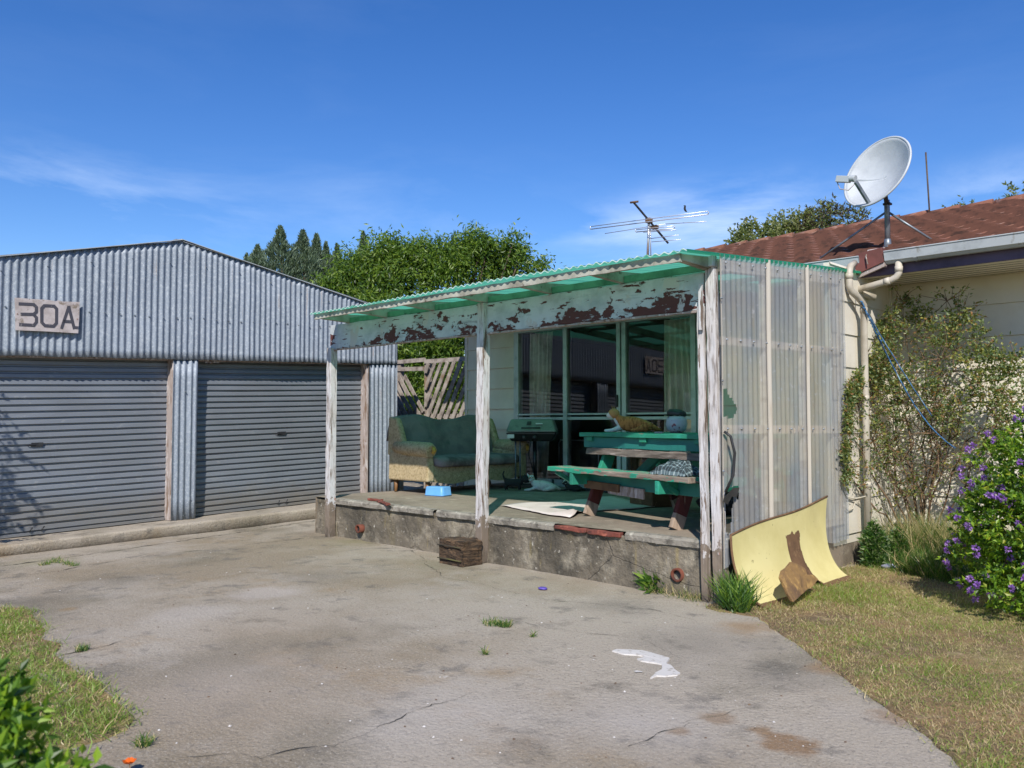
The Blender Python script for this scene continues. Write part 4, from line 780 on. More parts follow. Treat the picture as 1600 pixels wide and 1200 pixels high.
# --- tub
t = thing('plastic_tub', 'small bright blue plastic tub on the floor in front of the sofa', 'tub', (-4.47, 1.12, DK), rad(12), rel=True)
tb2 = MB(); a, b, h = .14, .10, .105
def rr(a, b, r=.04, n=6): return [(sx*(a-r)+r*math.cos(t0+k*math.pi/2/n), sy*(b-r)+r*math.sin(t0+k*math.pi/2/n)) for sx, sy, t0 in ((1, 1, 0), (-1, 1, math.pi/2), (-1, -1, math.pi), (1, -1, 1.5*math.pi)) for k in range(n+1)]
rings = [(.2, h), (.90, h), (.93, h-.01), (.985, .016), (1.02, .014), (1.02, .0)]; base = rr(a, b); nn = len(base); vs = [(x*s, y*s, z) for s, z in rings for x, y in base]
tb2.add(vs, [(i*nn+k, i*nn+(k+1) % nn, (i+1)*nn+(k+1) % nn, (i+1)*nn+k) for i in range(5) for k in range(nn)]+[tuple(range(nn))[::-1]], 0, True)
build(tb2, 'tub_body', M['tub'], t, abs_=False, solid=.003)
tag(build(MB().lathe([(0, 0), (.03, .005), (.035, .05), (.02, .075), (0, .08)], (0, 0, 0), 12), 'ball', M['magenta'], loc=(-4.98, 1.55, DK), abs_=False), 'small magenta ball just behind the blue tub under the sofa', 'ball')
# --- barbecue
bq = thing('barbecue', 'lidded gas barbecue with green grey hood on a black stand', 'barbecue', (-4.42, 2.72, DK), rad(38), rel=True)
def B(mb, nm, m, par=None, bev=.006, **k): return build(mb, nm, m, par or bq, bev=bev, abs_=False, **k)
def frus(x0, x1, y0, y1, z0, z1, ix, iy, iyb=None):
    iyb = iy if iyb is None else iyb
    return MB().add([(x0, y0, z0), (x1, y0, z0), (x1, y1, z0), (x0, y1, z0), (x0+ix, y0+iy, z1), (x1-ix, y0+iy, z1), (x1-ix, y1-iyb, z1), (x0+ix, y1-iyb, z1)], [(3, 2, 1, 0), (4, 5, 6, 7), (0, 1, 5, 4), (1, 2, 6, 5), (2, 3, 7, 6), (3, 0, 4, 7)])
ld = B(frus(-.335, .335, -.235, .235, .745, .915, .055, .085, .05), 'lid', M['lid'], bev=.025)
B(MB().tube([(-.12, -.245, .80), (-.12, -.27, .80), (.12, -.27, .80), (.12, -.245, .80)], .010, 8), 'lid_handle', M['black'], ld, bev=0)
B(MB().add([(-.06, -.205, .845), (.0, -.205, .845), (.0, -.178, .885), (-.05, -.178, .885)], [(0, 1, 2, 3)]), 'heat_gauge', M['black'], ld, bev=0, solid=.008)
B(MB().add([(.06, -.205, .848), (.15, -.205, .848), (.15, -.199, .862), (.06, -.199, .862)], [(0, 1, 2, 3)]), 'badge', M['label'], ld, bev=0, solid=.006)
B(frus(-.335, .335, -.235, .235, .738, .625, .07, .05), 'bowl', M['blackm'], bev=.015)
B(MB().box(-.31, -.22, -.242, -.232, .665, .715), 'maker_plate', M['label'], bev=.002)
B(MB().lathe([(.028, .0), (.026, -.03), (0, -.03)], (.05, -.225, .675), 14, 'y'), 'knob', M['black'], bev=0); B(MB().lathe([(.028, .0), (.026, -.03), (0, -.03)], (-.09, -.225, .675), 14, 'y'), 'knob', M['black'], bev=0)
B(MB().tube([(.03, 0, .63), (.03, 0, .06)], .028, 12), 'pedestal', M['blackm'], bev=0)
for x in (-.22, -.16): B(MB().tube([(x, -.08, .64), (x, -.05, .03)], .011, 8), 'leg', M['steel'], bev=0)
B(MB().box(-.26, .26, -.16, -.12, .02, .05).box(-.26, .26, .12, .16, .02, .05).box(-.02, .08, -.16, .16, .05, .08), 'foot', M['blackm'])
for x in (-.27, .27): B(MB().lathe([(0, -.015), (.055, -.015), (.06, 0), (.055, .015), (0, .015)], (x, .0, .06), 16, 'x'), 'wheel', M['black'], bev=0)
B(MB().tube([(.0, -.2, .66), (.0, -.28, .60), (-.03, -.27, .45), (.0, -.1, .30), (.02, -.04, .15)], .007, 6), 'gas_hose', M['black'], bev=0)
# --- picnic table (own coordinates, x along its length, -y towards the yard)
TB = rad(-15)
TCX, TCY = -1.05, 1.08
pt = thing('picnic_table', 'worn green painted timber picnic table with attached benches', 'picnic table', (TCX, TCY, DK), TB, rel=True)
def T(mb, nm, m, par=None, bev=.004, **k): return build(mb, nm, m, par or pt, bev=bev, abs_=False, **k)
for k, y in enumerate((-.37, -.185, 0, .185, .37)): T(MB().bar((-.94+.01*(k % 2), y, .755), (.84, y, .755), .170, .038, seg=10, jit=.006), 'tabletop_plank', M['green'])
T(MB().bar((-.92, -.40, .682), (.82, -.40, .682), .03, .10, seg=10, jit=.005), 'apron', M['teal']); T(MB().bar((-.92, .40, .682), (.82, .40, .682), .03, .10), 'apron', M['teal'])
T(MB().bar((-.84, -.425, .60), (.90, -.425, .588), .045, .06, seg=14, jit=.014), 'loose_rail', M['grey'])
for x in (-.8, .0, .7): T(MB().box(x-.045, x+.045, -.44, .44, .695, .734), 'cleat', M['green'])
for s in (-1, 1):
    zb = .43
    o = T(MB().bar((-.98, s*.67, zb), (.98 if s < 0 else .74, s*.67, zb), .26, .04, seg=16, jit=.012), 'bench', M['worn'] if s < 0 else M['green'])
    T(MB().bar((-.90, s*.575, zb-.09), (.90 if s < 0 else .68, s*.575, zb-.09), .03, .11, seg=8, jit=.005), 'bench_apron', M['green'] if s > 0 else M['teal'])
for x in (-.64, .56):
    for s in (-1, 1):
        a, b = (x, s*.25, .73), (x, s*.56, .0); mid = tuple(a[i]+(b[i]-a[i])*.52 for i in range(3)); q = tuple(a[i]+(b[i]-a[i])*.84 for i in range(3))
        lg = T(MB().bar(a, mid, .045, .12, up=(0, 1, 0)), 'leg', M['green']); T(MB().bar(mid, q, .045, .12, up=(0, 1, 0)), 'painted_shin', M['legred'], lg); T(MB().bar(q, b, .045, .12, up=(0, 1, 0)), 'bare_foot', M['legfoot'], lg)
    T(MB().box(x+.03, x+.072, -.80, .80, .30, .405), 'crossbeam', M['green']); T(MB().box(x+.03, x+.072, -.40, .40, .64, .733), 'top_bearer', M['green'])
for x in (-.88, .60): T(MB().bar((x, -.77, .405), (x+.04, -.60, .30), .04, .03, up=(1, 0, 0)), 'bench_bracket', M['green'])
for s in (-1, 1): T(MB().bar((s*.60, 0, .36), (s*.10, 0, .70), .09, .045, up=(0, 1, 0)), 'brace', M['teal'])
T(MB().bar((-.28, -.60, .275), (.22, -.60, .262), .02, .085, seg=6, jit=.006), 'patch_board', M['jamb']); T(MB().bar((-.62, -.62, .30), (-.1, -.62, .29), .02, .07), 'patch_board', M['hard'])
tgt = pt.matrix_world
def onT(x, y, z): c, s = math.cos(TB), math.sin(TB); return (TCX+x*c-y*s, TCY+x*s+y*c, DK+z)
# --- bowl shaped pot with black cap on the table
pp = onT(-.02, -.02, .776)
p_ = thing('ceramic_pot', 'round floral ceramic pot holding a black cap on the table behind the cat', 'pot', pp, 0, rel=True)
build(MB().lathe([(0, 0), (.05, .0), (.085, .03), (.098, .075), (.092, .12), (.075, .15), (.070, .15), (.085, .12), (.088, .075), (.06, .03), (0, .02)], n=28), 'pot_body', M['pot'], p_, abs_=False)
c_ = thing('black_cap', 'crumpled black cap sitting on top of the ceramic pot', 'cap', (pp[0], pp[1], pp[2]+.145), rad(30), rel=True)
cp = MB().lathe([(.078, .0), (.088, .01), (.085, .035), (.065, .055), (.03, .062), (0, .06)], n=22); cp.map(lambda x, y, z: (x*1.0, y*.8, z+.014*nz(x*20, y*20, z*9)+.01))
build(cp, 'crown', M['black'], c_, abs_=False); build(MB().grid(lambda u, v: (-.08-.04*v*math.sin(u*3.14), -.05+.1*u, .012+.012*v), 8, 3), 'brim', M['black'], c_, abs_=False, solid=.004)
tag(build(MB().box(-.035, .035, -.025, .025, 0, .014), 'matchbox', M['plate'], loc=onT(.10, -.33, .776), rz=.3, abs_=False, bev=.002), 'tiny pale box on the table edge right of the pot', 'box')
# --- plaid cloth on the bench
mats_pl = [mat('plaid_dark', srgb('2c3539'), rough=.95), mat('plaid_light', srgb('8f9a9c'), rough=.95), mat('plaid_mid', srgb('56666b'), rough=.95)]
pc = MB(); nu_, nv_ = 46, 34
def pf_(u, v):
    r = sn(u*3.14)**.5*sn(v*3.14)**.5; return (-.21+.44*u+.02*nz(v*4, u*3, 1), -.13+.26*v+.03*nz(u*4, v*3, 5), .004+.105*r*(1+.35*nz(u*5, v*5, 2))+.012*nz(u*14, v*11))
pc.grid(pf_, nu_, nv_)
for j in range(nv_):
    for i in range(nu_):
        a = (i % 8) in (0, 4); b = (j % 8) in (0, 4); pc.m[j*nu_+i] = 1 if (a and b) else 2 if (a or b) else 0
tag(build(pc, 'plaid_cloth', mats_pl, loc=onT(.66, -.62, .452), rz=TB, abs_=False), 'crumpled dark plaid cloth lying on the right end of the bench', 'cloth')
# --- cats
def cat(name, label, loc, rz, m, s, kind, headm=None, face=None):
    c = thing(name, label, 'cat', loc, rz, rel=True)
    if kind == 'lie':      # lying on the belly, head up at -x, forepaws forward
        V = [(.12, 0, .085), (.0, 0, .082), (-.10, 0, .082), (-.15, 0, .112), (-.178, 0, .145), (-.19, 0, .158),      # 0-5 trunk, neck, head
             (-.13, .045, .05), (-.20, .045, .022), (-.27, .04, .016), (-.13, -.045, .05), (-.21, -.05, .02), (-.29, -.05, .016),
             (.12, .06, .055), (.05, .085, .03), (-.01, .09, .02), (.12, -.06, .055), (.05, -.09, .03), (-.02, -.09, .02),
             (.17, 0, .055), (.22, .05, .028), (.22, .13, .02), (.15, .17, .018)]
        E_ = [(0, 1), (1, 2), (2, 3), (3, 4), (4, 5), (2, 6), (6, 7), (7, 8), (2, 9), (9, 10), (10, 11), (0, 12), (12, 13), (13, 14), (0, 15), (15, 16), (16, 17), (0, 18), (18, 19), (19, 20), (20, 21)]
        R_ = [.088, .082, .076, .055, .042, .035, .034, .018, .014, .03, .018, .014, .045, .025, .014, .045, .025, .014, .03, .015, .013, .009]; hd = Vector((-.205, 0, .178)); fw = Vector(face or (-1, .0, -.15))
    elif kind == 'side':   # stretched on its side along x
        V = [(.14, 0, .055), (.02, 0, .065), (-.10, 0, .065), (-.16, -.01, .095), (-.175, -.02, .125), (-.18, -.04, .135), (-.12, -.07, .025), (-.19, -.12, .016), (-.12, -.03, .03), (-.23, -.08, .014), (.16, -.07, .035), (.08, -.14, .018), (.19, -.05, .03), (.17, -.16, .016), (.21, 0, .04), (.30, .02, .02), (.38, -.02, .014)]
        E_ = [(0, 1), (1, 2), (2, 3), (3, 4), (4, 5), (2, 6), (6, 7), (2, 8), (8, 9), (0, 10), (10, 11), (0, 12), (12, 13), (0, 14), (14, 15), (15, 16)]
        R_ = [.055, .06, .055, .04, .036, .03, .02, .014, .02, .014, .03, .014, .03, .014, .02, .012, .009]; hd = Vector((-.185, -.03, .15)); fw = Vector((-.3, -1, -.1))
    else:                  # standing kitten
        V = [(.09, 0, .12), (0, 0, .115), (-.08, 0, .12), (-.115, 0, .14), (-.14, 0, .15), (-.075, .03, .07), (-.075, .03, .012), (-.075, -.03, .07), (-.085, -.03, .012), (.10, .03, .075), (.115, .03, .04), (.10, .03, .012), (.09, -.03, .075), (.105, -.03, .04), (.085, -.03, .012), (.13, 0, .16), (.15, 0, .22), (.13, 0, .27)]
        E_ = [(0, 1), (1, 2), (2, 3), (3, 4), (2, 5), (5, 6), (2, 7), (7, 8), (0, 9), (9, 10), (10, 11), (0, 12), (12, 13), (13, 14), (0, 15), (15, 16), (16, 17)]
        R_ = [.048, .045, .046, .034, .03, .018, .011, .018, .011, .022, .013, .011, .022, .013, .011, .014, .011, .009]; hd = Vector((-.155, 0, .158)); fw = Vector((-1, -.35, -.1))
    V = [tuple(a*s for a in v) for v in V]; R_ = [r*s for r in R_]; hd = hd*s
    o = skin('body', V, E_, R_, m, c)
    fw.normalize(); rt_ = fw.cross(Vector((0, 0, 1))).normalized(); up = rt_.cross(fw); r = .060*s
    def q(f, l, u): return hd+fw*f*r+rt_*l*r+up*u*r
    h = MB(); n1, n2 = 16, 20
    def hf(u, v):
        a = math.pi*v; b = 2*math.pi*u; x, y, z = math.sin(a)*math.cos(b), math.sin(a)*math.sin(b), math.cos(a); mz = max(0, x)**4*.32*(z < .3)
        return q(x*.95+mz, y*1.02*(1+.1*(z < 0)), z*.86-.12*(mz > .05))
    h.grid(hf, n2, n1); hm = build(h, 'head', headm or m, c, abs_=False)
    for s_ in (-1, 1):
        e = MB().add([q(-.05, s_*.28, .72), q(-.05, s_*.86, .42), q(-.25, s_*.62, .55), q(0, s_*.78, 1.42)], [(0, 1, 3), (1, 2, 3), (2, 0, 3), (0, 2, 1)]); build(e, 'ear', headm or m, hm, abs_=False)
        build(MB().grid(lambda u, v: q(.86+.10*math.sin(3.14*v)*math.sin(3.14*u), s_*.36+.16*(u-.5)*2*math.sin(3.14*v), .14+.15*(v-.5)), 8, 6), 'eye', M['eye'], hm, abs_=False)
    build(MB().grid(lambda u, v: q(1.24+.08*math.sin(3.14*v), .10*(u-.5)*2*(1-v*.2), -.06+.10*(v-.5)), 4, 4), 'nose', M['nose'], hm, abs_=False)
    return c
cat('cat', 'ginger and white cat lying on the green picnic table', onT(-.52, -.10, .776), rad(24), M['catg'], 1.0, 'lie', mat('cat_ginger_white_face', srgb('b5824f'), [(srgb('d6d2cc'), 12, .10, .11, .03, (-1, 0, -.85), 'pos')], rough=.95))
cat('cat', 'white cat with patched face stretched out on the porch floor', (-3.98, 2.47, DK), rad(36), M['catw'], .88, 'lie', mat('cat_patched_face', srgb('c9c6c0'), [(srgb('8a5a30'), 18, .5, .54, 2), ((.02, .015, .015), 22, .62, .64, 2)], rough=.95), face=(-.15, -1, -.1))
cat('kitten', 'small black kitten standing left of the white cat', (-4.28, 2.22, DK), rad(215), M['catk'], .95, 'stand')
cat('kitten', 'small black and white kitten lying right of the white cat', (-3.70, 2.72, DK), rad(25), M['catk'], .6, 'lie', mat('kitten_face', (.02, .018, .018), [(srgb('c0bdb8'), 16, .55, .58, 2)], rough=.9), face=(-.3, -1, 0))
# --- flat things on the floor
p1, p2 = U(890, 768, z=DK), U(1000, 776, z=DK)
dm = MB().box(-.55, .42, -.17, .17, 0, .012)
for k in range(16): dm.box(-.52+k*.058, -.50+k*.058, -.15, .15, .012, .016)
tag(build(dm, 'doormat', M['mat'], loc=(-3.25, 2.98, DK+.004), rz=rad(-4), abs_=False), 'black rubber doormat on the porch floor below the window sill', 'doormat')
cl = [U(a, b, z=DK) for a, b in ((783, 791), (815, 787), (880, 785), (955, 776), (1024, 793), (985, 797), (940, 799), (905, 803), (890, 810), (858, 806))]
from mathutils.geometry import tessellate_polygon
cs = MB(); e_ = edgepoly([c[:2] for c in cl], .06, .02); cx_, cy_ = sum(p[0] for p in e_)/len(e_), sum(p[1] for p in e_)/len(e_)
R8 = 8; vs = []
for j in range(R8+1):
    for x, y in e_:
        f = j/R8; X_, Y_ = cx_+(x-cx_)*f, cy_+(y-cy_)*f; lift = max(0, 1-math.hypot(X_+1.95, Y_-.62)/.28)
        vs.append((X_, Y_, DK+.008+.008*(nz(X_, Y_, 0, 6)+.5)+.05*lift**2))
n_ = len(e_); cs.add(vs, [(j*n_+k, j*n_+(k+1) % n_, (j+1)*n_+(k+1) % n_, (j+1)*n_+k) for j in range(R8) for k in range(n_)], 0, True)
tag(build(cs, 'plastic_sheet', M['sheet'], loc=(-2.4, 1.1, DK), solid=.002), 'pale pinkish plastic sheet spread on the porch floor under the table', 'sheet')
# odds and ends below the table
bd = MB()
for k in range(3): bd.tube([(-.3+.02*k, .0+.03*k, .03+.02*k), (.1, .02, .04), (.35, .05+.02*k, .03)], .022, 8)
bag = MB().grid(lambda u, v: (.32*math.cos(u*6.283)*sn(v*3.14)**.7*(1+.2*nz(u*6, v*5)), .17*math.sin(u*6.283)*sn(v*3.14)**.7, .10+.10*math.cos(v*3.14)*(1+.2*nz(u*5, v*4, 2))), 30, 16)
tag(build(bag, 'rubbish_bag', M['mat'], loc=(-.95, 1.75, DK), abs_=False), 'black rubbish bag lying in the shade under the picnic table', 'bag')
tag(build(MB().box(-.2, .2, -.13, .13, 0, .17), 'crate', M['hard'], loc=(-1.95, 1.9, DK), rz=-.3, abs_=False, bev=.01), 'brown wooden box standing on the floor behind the picnic bench', 'box')

# ================================================================ THINGS IN THE YARD
sl_ = thing('timber_block', 'dark rotten sleeper offcut standing against the middle post', 'timber block', (-2.62, -.22, 0), rad(-2), rel=True)
blk = MB().grid(lambda u, v: (0, 0, 0), 1, 1); blk = MB()
def slp(x0, x1, y0, y1, h):
    m_ = bmesh.new(); bmesh.ops.create_cube(m_, size=1); bmesh.ops.subdivide_edges(m_, edges=m_.edges, cuts=9, use_grid_fill=True)
    vs = [((v.co.x+.5)*(x1-x0)+x0+.016*nz(v.co.x*4, v.co.y*4, v.co.z*3)+.01*nz(v.co.y*9, v.co.x*20, 1), (v.co.y+.5)*(y1-y0)+y0+.02*nz(v.co.z*4, v.co.x*6, 3), (v.co.z+.5)*h+.02*nz(v.co.x*6, v.co.y*7, 8)*(v.co.z > 0)) for v in m_.verts]
    fs = [tuple(v.index for v in f.verts) for f in m_.faces]; m_.free(); return MB().add(vs, fs)
build(slp(-.13, .20, -.11, .12, .225), 'block', M['sleeper'], sl_, abs_=False)
for z, r in ((.05, .006), (.17, .005)): build(MB().tube([(-.14, -.125, z), (0, -.128, z+.004), (.19, -.124, z)], r, 6), 'split', M['crack'], sl_, abs_=False)
# curved yellow board leaning on the side sheet
yb_ = thing('leaning_board', 'bowed pale yellow hardboard sheet leaning against the clear side wall of the porch', 'board', (.2, .8, 0))
def Y_(u, v):   # u along the wall, v up
    top = (.075, .0+1.62*u, .49+.17*u); bot = (.37-.03*u, .0+1.50*u, .012+.01*u)
    q = v**.62; x = bot[0]+(top[0]-bot[0])*(1-(1-v)**2.1*1.0)**.9; z = bot[2]+(top[2]-bot[2])*v**1.55
    return (x+.012*math.sin(u*5)*math.sin(v*3.1), bot[1]+(top[1]-bot[1])*v-.06*math.sin(v*3.14)*(u > .5)*(u-.5), z+.012*math.sin(u*7)*v)
def gone(u, v):   # the missing corner piece at the bottom edge
    return not (.55 < u < .68 and v < .2)
def torn(u, v): return .53+.02*nz(v*9, 1)-.02*v < u < .67+.015*nz(v*7, 4)+.06*(.5-v)*(v < .5) and v < .80+.05*nz(u*30, 2)
yb = MB(); nu, nv = 170, 110
yb.grid(Y_, nu, nv, keep=lambda u, v: gone(u, v) and not torn(u, v))
yo = build(yb, 'yellow_face', M['yellow'], yb_)
N_ = lambda p, d: (p[0]-d, p[1], p[2]-d*.3)
bk = MB().grid(lambda u, v: N_(Y_(u, v), .003), nu, nv, keep=gone); build(bk, 'hardboard_back', M['hard'], yb_, solid=.004)
eg = MB().tube([Y_(0, k/30) for k in range(31)], .009, 6).tube([Y_(k/30, 1) for k in range(31)], .008, 6)
build(eg, 'edge_strip', M['hard'], yb_)
ck = thing('board_offcut', 'broken brown chipboard chunk leaning on the foot of the yellow board', 'chipboard chunk', (.45, .75, 0))
cpx = [(1221, 903), (1224, 892), (1231, 887), (1238, 878), (1249, 882), (1258, 888), (1262, 898), (1272, 898), (1279, 905), (1270, 917), (1262, 921), (1240, 941), (1232, 928)]
pts = []
for a, b in cpx:
    f = (941-b)/63.; x_ = .50-.16*f; p = U(a, b, x=x_); pts.append((x_, p[1], max(p[2], .004)))
n_ = len(pts); cc = tuple(sum(p[i] for p in pts)/n_ for i in range(3)); vs = pts+[(p[0]-.03, p[1]+.01, p[2]-.005) for p in pts]+[(cc[0]+.01, cc[1], cc[2]), (cc[0]-.03, cc[1]+.01, cc[2])]
build(MB().add(vs, [(i, (i+1) % n_, 2*n_) for i in range(n_)]+[((i+1) % n_+n_, i+n_, 2*n_+1) for i in range(n_)]+[(i+n_, (i+1) % n_+n_, (i+1) % n_, i) for i in range(n_)]), 'chunk', M['chunk'], ck, bev=.005)
# blue rope from the eave to the bush
rp = MB()
ra, rb = U(1345, 468, y=2.35), U(1422, 622, y=2.6); rc_, rd = U(1492, 700, y=2.2), U(1430, 655, y=2.55)
def sag(a, b, n=16, s=.03, sd=0): return [tuple(a[i]+(b[i]-a[i])*t/n+(-s*math.sin(math.pi*t/n) if i == 2 else .006*nz(t*.8, sd+i)) for i in range(3)) for t in range(n+1)]
rp.tube(sag(ra, rb), .007, 6).tube(sag(rb, rc_, s=.05, sd=3), .006, 6).tube(sag(U(1347, 475, y=2.38), U(1456, 650, y=2.5), s=.02, sd=6), .005, 6).tube(sag(U(1330, 455, y=2.5), ra, s=.01, sd=9), .006, 6)
for k in range(7): a = U(1346+k*5, 470+k*10, y=2.35+.02*k); rp.tube([(a[0]-.018, a[1], a[2]), (a[0]+.014, a[1]-.012, a[2]-.016), (a[0]-.006, a[1]+.01, a[2]-.03)], .007, 6)
tag(build(rp, 'rope', M['rope'], loc=ra), 'frayed blue rope tied to the downpipe and running down through the climbing bush', 'rope')
fo = U(1390, 888, z=.02); fm = MB().grid(lambda u, v: (.07*math.cos(u*6.28)*math.sin(v*3.14), .025*math.sin(u*6.28)*math.sin(v*3.14), .025+.022*math.cos(v*3.14)+.012*nz(u*6, v*5)), 10, 7, smooth=False)
tag(build(fm, 'crumpled_wrapper', M['foil'], loc=(fo[0], fo[1], .01), abs_=False, rz=.3), 'crumpled silver and blue wrapper in the weeds by the house wall', 'wrapper')
tag(build(MB().lathe([(0, .012), (.02, .014), (.034, .008), (.03, .0), (0, .0)], n=12).map(lambda x, y, z: (x*1.2, y, z+.004*nz(x*60, y*60))), 'bottle_top', M['magenta'] if False else mat('violet_plastic', srgb('5a49a0'), rough=.5), loc=(*U(848, 921, z=0)[:2], .003), abs_=False), 'small squashed violet plastic lid on the driveway', 'lid')
# poppy bottom left
pq = U(202, 1194, z=.03); pop = thing('poppy', 'single orange poppy flower at the bottom left of the driveway', 'flower', (pq[0], pq[1], dz(pq[0], pq[1])), rel=True)
build(MB().tube([(0, 0, 0), (.005, 0, .02), (0, .0, .035)], .002, 6), 'stem', M['twig'], pop, abs_=False)
for k in range(4):
    a0 = k*1.57+.3; build(MB().grid(lambda u, v: (.024*v*math.cos(a0+(u-.5)*1.6), .024*v*math.sin(a0+(u-.5)*1.6), .035+.012*v*v+.003*math.sin(u*9)*v), 6, 4), 'petal', M['poppy'], pop, abs_=False)

# ================================================================ ROOF FITTINGS
dc = U(1378, 275, y=2.62); mb_ = (.155, 2.9, roofz(2.9)+.02); mt = (.155, 2.9, U(1390, 320, y=2.9)[2])
di = thing('satellite_dish', 'large pale grey satellite dish on a braced pole at the roof edge', 'satellite dish', mb_)
dc = U(1378, 275, y=2.78); R0 = .375
wn = Vector((-.80, -.45, .38)).normalized()                       # dish axis in world space
dn = Vector((wn.x*CA-wn.y*SA, wn.x*SA+wn.y*CA, wn.z)); du = Vector((0, 0, 1)); dr = dn.cross(du).normalized(); du = dr.cross(dn).normalized(); dcv = Vector(dc)
def dsh(r, a, d=0): return dcv+(dr*math.cos(a)*.93+du*math.sin(a))*r+dn*(.36*r*r/.375-.045+d)
d1 = MB().grid(lambda u, v: tuple(dsh(R0*v, u*2*math.pi)), 60, 12); build(d1, 'reflector', M['dish'], di, solid=.005)
build(MB().tube([tuple(dsh(R0, k*math.pi/30)-dn*.008) for k in range(61)], .011, 8), 'rim', M['dish'], di)
bt = dsh(R0*.93, -math.pi/2, -.01); lnb = Vector(U(1337, 284, y=(dcv+dn*.40)[1])); 
build(MB().bar(tuple(bt), tuple(lnb), .024, .034), 'feed_arm', M['steel'], di)
ld2 = (lnb-dcv); ld2.normalize(); hv = Vector(U(1308, 283, y=lnb.y+.02))
l_ = MB().tube([tuple(lnb+Vector((0, 0, .03))), tuple(lnb.lerp(hv, .45)+Vector((0, 0, .028)))], [.034, .026], 12).bar(tuple(lnb.lerp(hv, .3)+Vector((0, 0, .02))), tuple(hv+Vector((0, 0, .02))), .055, .06)
build(l_, 'feed_horn', M['gutter'], di, bev=.004)
build(MB().tube([tuple(hv+Vector((0, 0, -.01))), tuple(hv.lerp(lnb, .15)+Vector((0, 0, -.075))), tuple(hv.lerp(lnb, .6)+Vector((0, 0, -.085))), tuple(lnb+Vector((0, 0, -.01)))], .005, 6), 'feed_cable', M['plate'], di)
build(MB().tube([mb_, (mt[0], mt[1], mt[2]), tuple(Vector(mt)+Vector((0, 0, .05)))], .026, 14), 'mast', M['steel'], di)
build(MB().tube([(mt[0], mt[1], mt[2]+.0), tuple(dcv-dn*.06-du*.08)], .022, 8).box(mt[0]-.03, mt[0]+.04, mt[1]-.03, mt[1]+.03, mt[2]-.0, mt[2]+.02), 'mount_bracket', M['black'], di, bev=.003)
build(MB().lathe([(.045, 0), (.045, .01), (.032, .012), (.032, .08)], mb_, 14), 'mast_foot', M['steel'], di)
for a in (U(1281, 402, y=2.75), U(1455, 362, y=3.05)):
    e = (a[0], a[1], roofz(a[1])+.02); build(MB().tube([(mt[0], mt[1], mt[2]-.06), e], .011, 8), 'stay', M['steel'], di)
build(MB().tube([mb_, (.12, 2.8, roofz(2.8)+.03), (.1, 2.55, 2.93), (.11, 2.47, 2.86), (.13, 2.46, 2.78)], .006, 6), 'coax_cable', M['plate'], di)
pl_ = U(1453, 334, y=6.5); ptp = U(1446.5, 238, y=6.5)
tag(build(MB().tube([(pl_[0], 6.5, pl_[2]-.1), (ptp[0], 6.5, ptp[2])], .011, 8), 'aerial_pole', M['bark'], loc=(pl_[0], 6.5, pl_[2])), 'thin bare brown pole rising from the roof ridge behind the dish', 'pole')
an = thing('tv_antenna', 'television antenna with long dark boom and thin rods above the porch roof', 'antenna', (-5.25, 6.55, 4.1))
AY = 6.55
def A(px, py, dy=0): return U(px, py, y=AY+dy)
bm0, bm1 = A(989, 315, -.35), A(1044, 380, .45)
build(MB().tube([A(1012, 400), A(1014, 345)], .022, 8).tube([A(1017, 400), A(1016, 352)], .009, 6), 'mast', M['alu'], an)
build(MB().bar(bm0, bm1, .026, .026), 'boom', M['black'], an)
def fold_(a, b, dzz, nm='folded_dipole'):
    a, b = A(*a, -.1), A(*b, -.1); q = MB().tube([a, b], .007, 6).tube([(a[0], a[1], a[2]-dzz), (b[0], b[1], b[2]-dzz)], .009, 6).tube([a, (a[0]-.02, a[1], a[2]-dzz/2), (a[0], a[1], a[2]-dzz)], .009, 6).tube([b, (b[0]+.02, b[1], b[2]-dzz/2), (b[0], b[1], b[2]-dzz)], .009, 6); return build(q, nm, M['alu'], an)
fold_((923, 354), (1106, 330), .05); fold_((994, 359), (1053, 353), .04)
for a, b in (((945, 365), (1040, 350)), ((1040, 350), (1104, 346)), ((1005, 363), (1057, 359)), ((1015, 373), (1061, 367)), ((1018, 378), (1064, 374))): build(MB().tube([A(*a, .1), A(*b, .1)], .006, 6), 'rod', M['alu'], an)
build(MB().box(*(lambda p: (p[0]-.05, p[0]+.05, p[1]-.05, p[1]+.05, p[2]-.05, p[2]+.035))(A(1014, 344))), 'junction_box', M['hard'], an, bev=.01)
build(MB().tube([A(985, 316.5, -.36), A(997, 315, -.36)], .018, 6), 'end_clip', M['hard'], an); build(MB().box(*(lambda p: (p[0]-.06, p[0]+.06, p[1]-.04, p[1]+.04, p[2]-.03, p[2]+.03))(A(1023, 355))), 'clamp', M['hard'], an, bev=.005)
bp = A(1070, 333, -.1)
bird = thing('small_bird', 'tiny dark bird perched on the antenna rod', 'bird', bp, 0, rel=True)
skin('body', [(0, 0, .05), (0, 0, .09), (.01, 0, .125), (.045, 0, .01), (-.025, 0, .128)], [(0, 1), (1, 2), (0, 3), (2, 4)], [.02, .019, .015, .006, .004], M['catk'], bird)
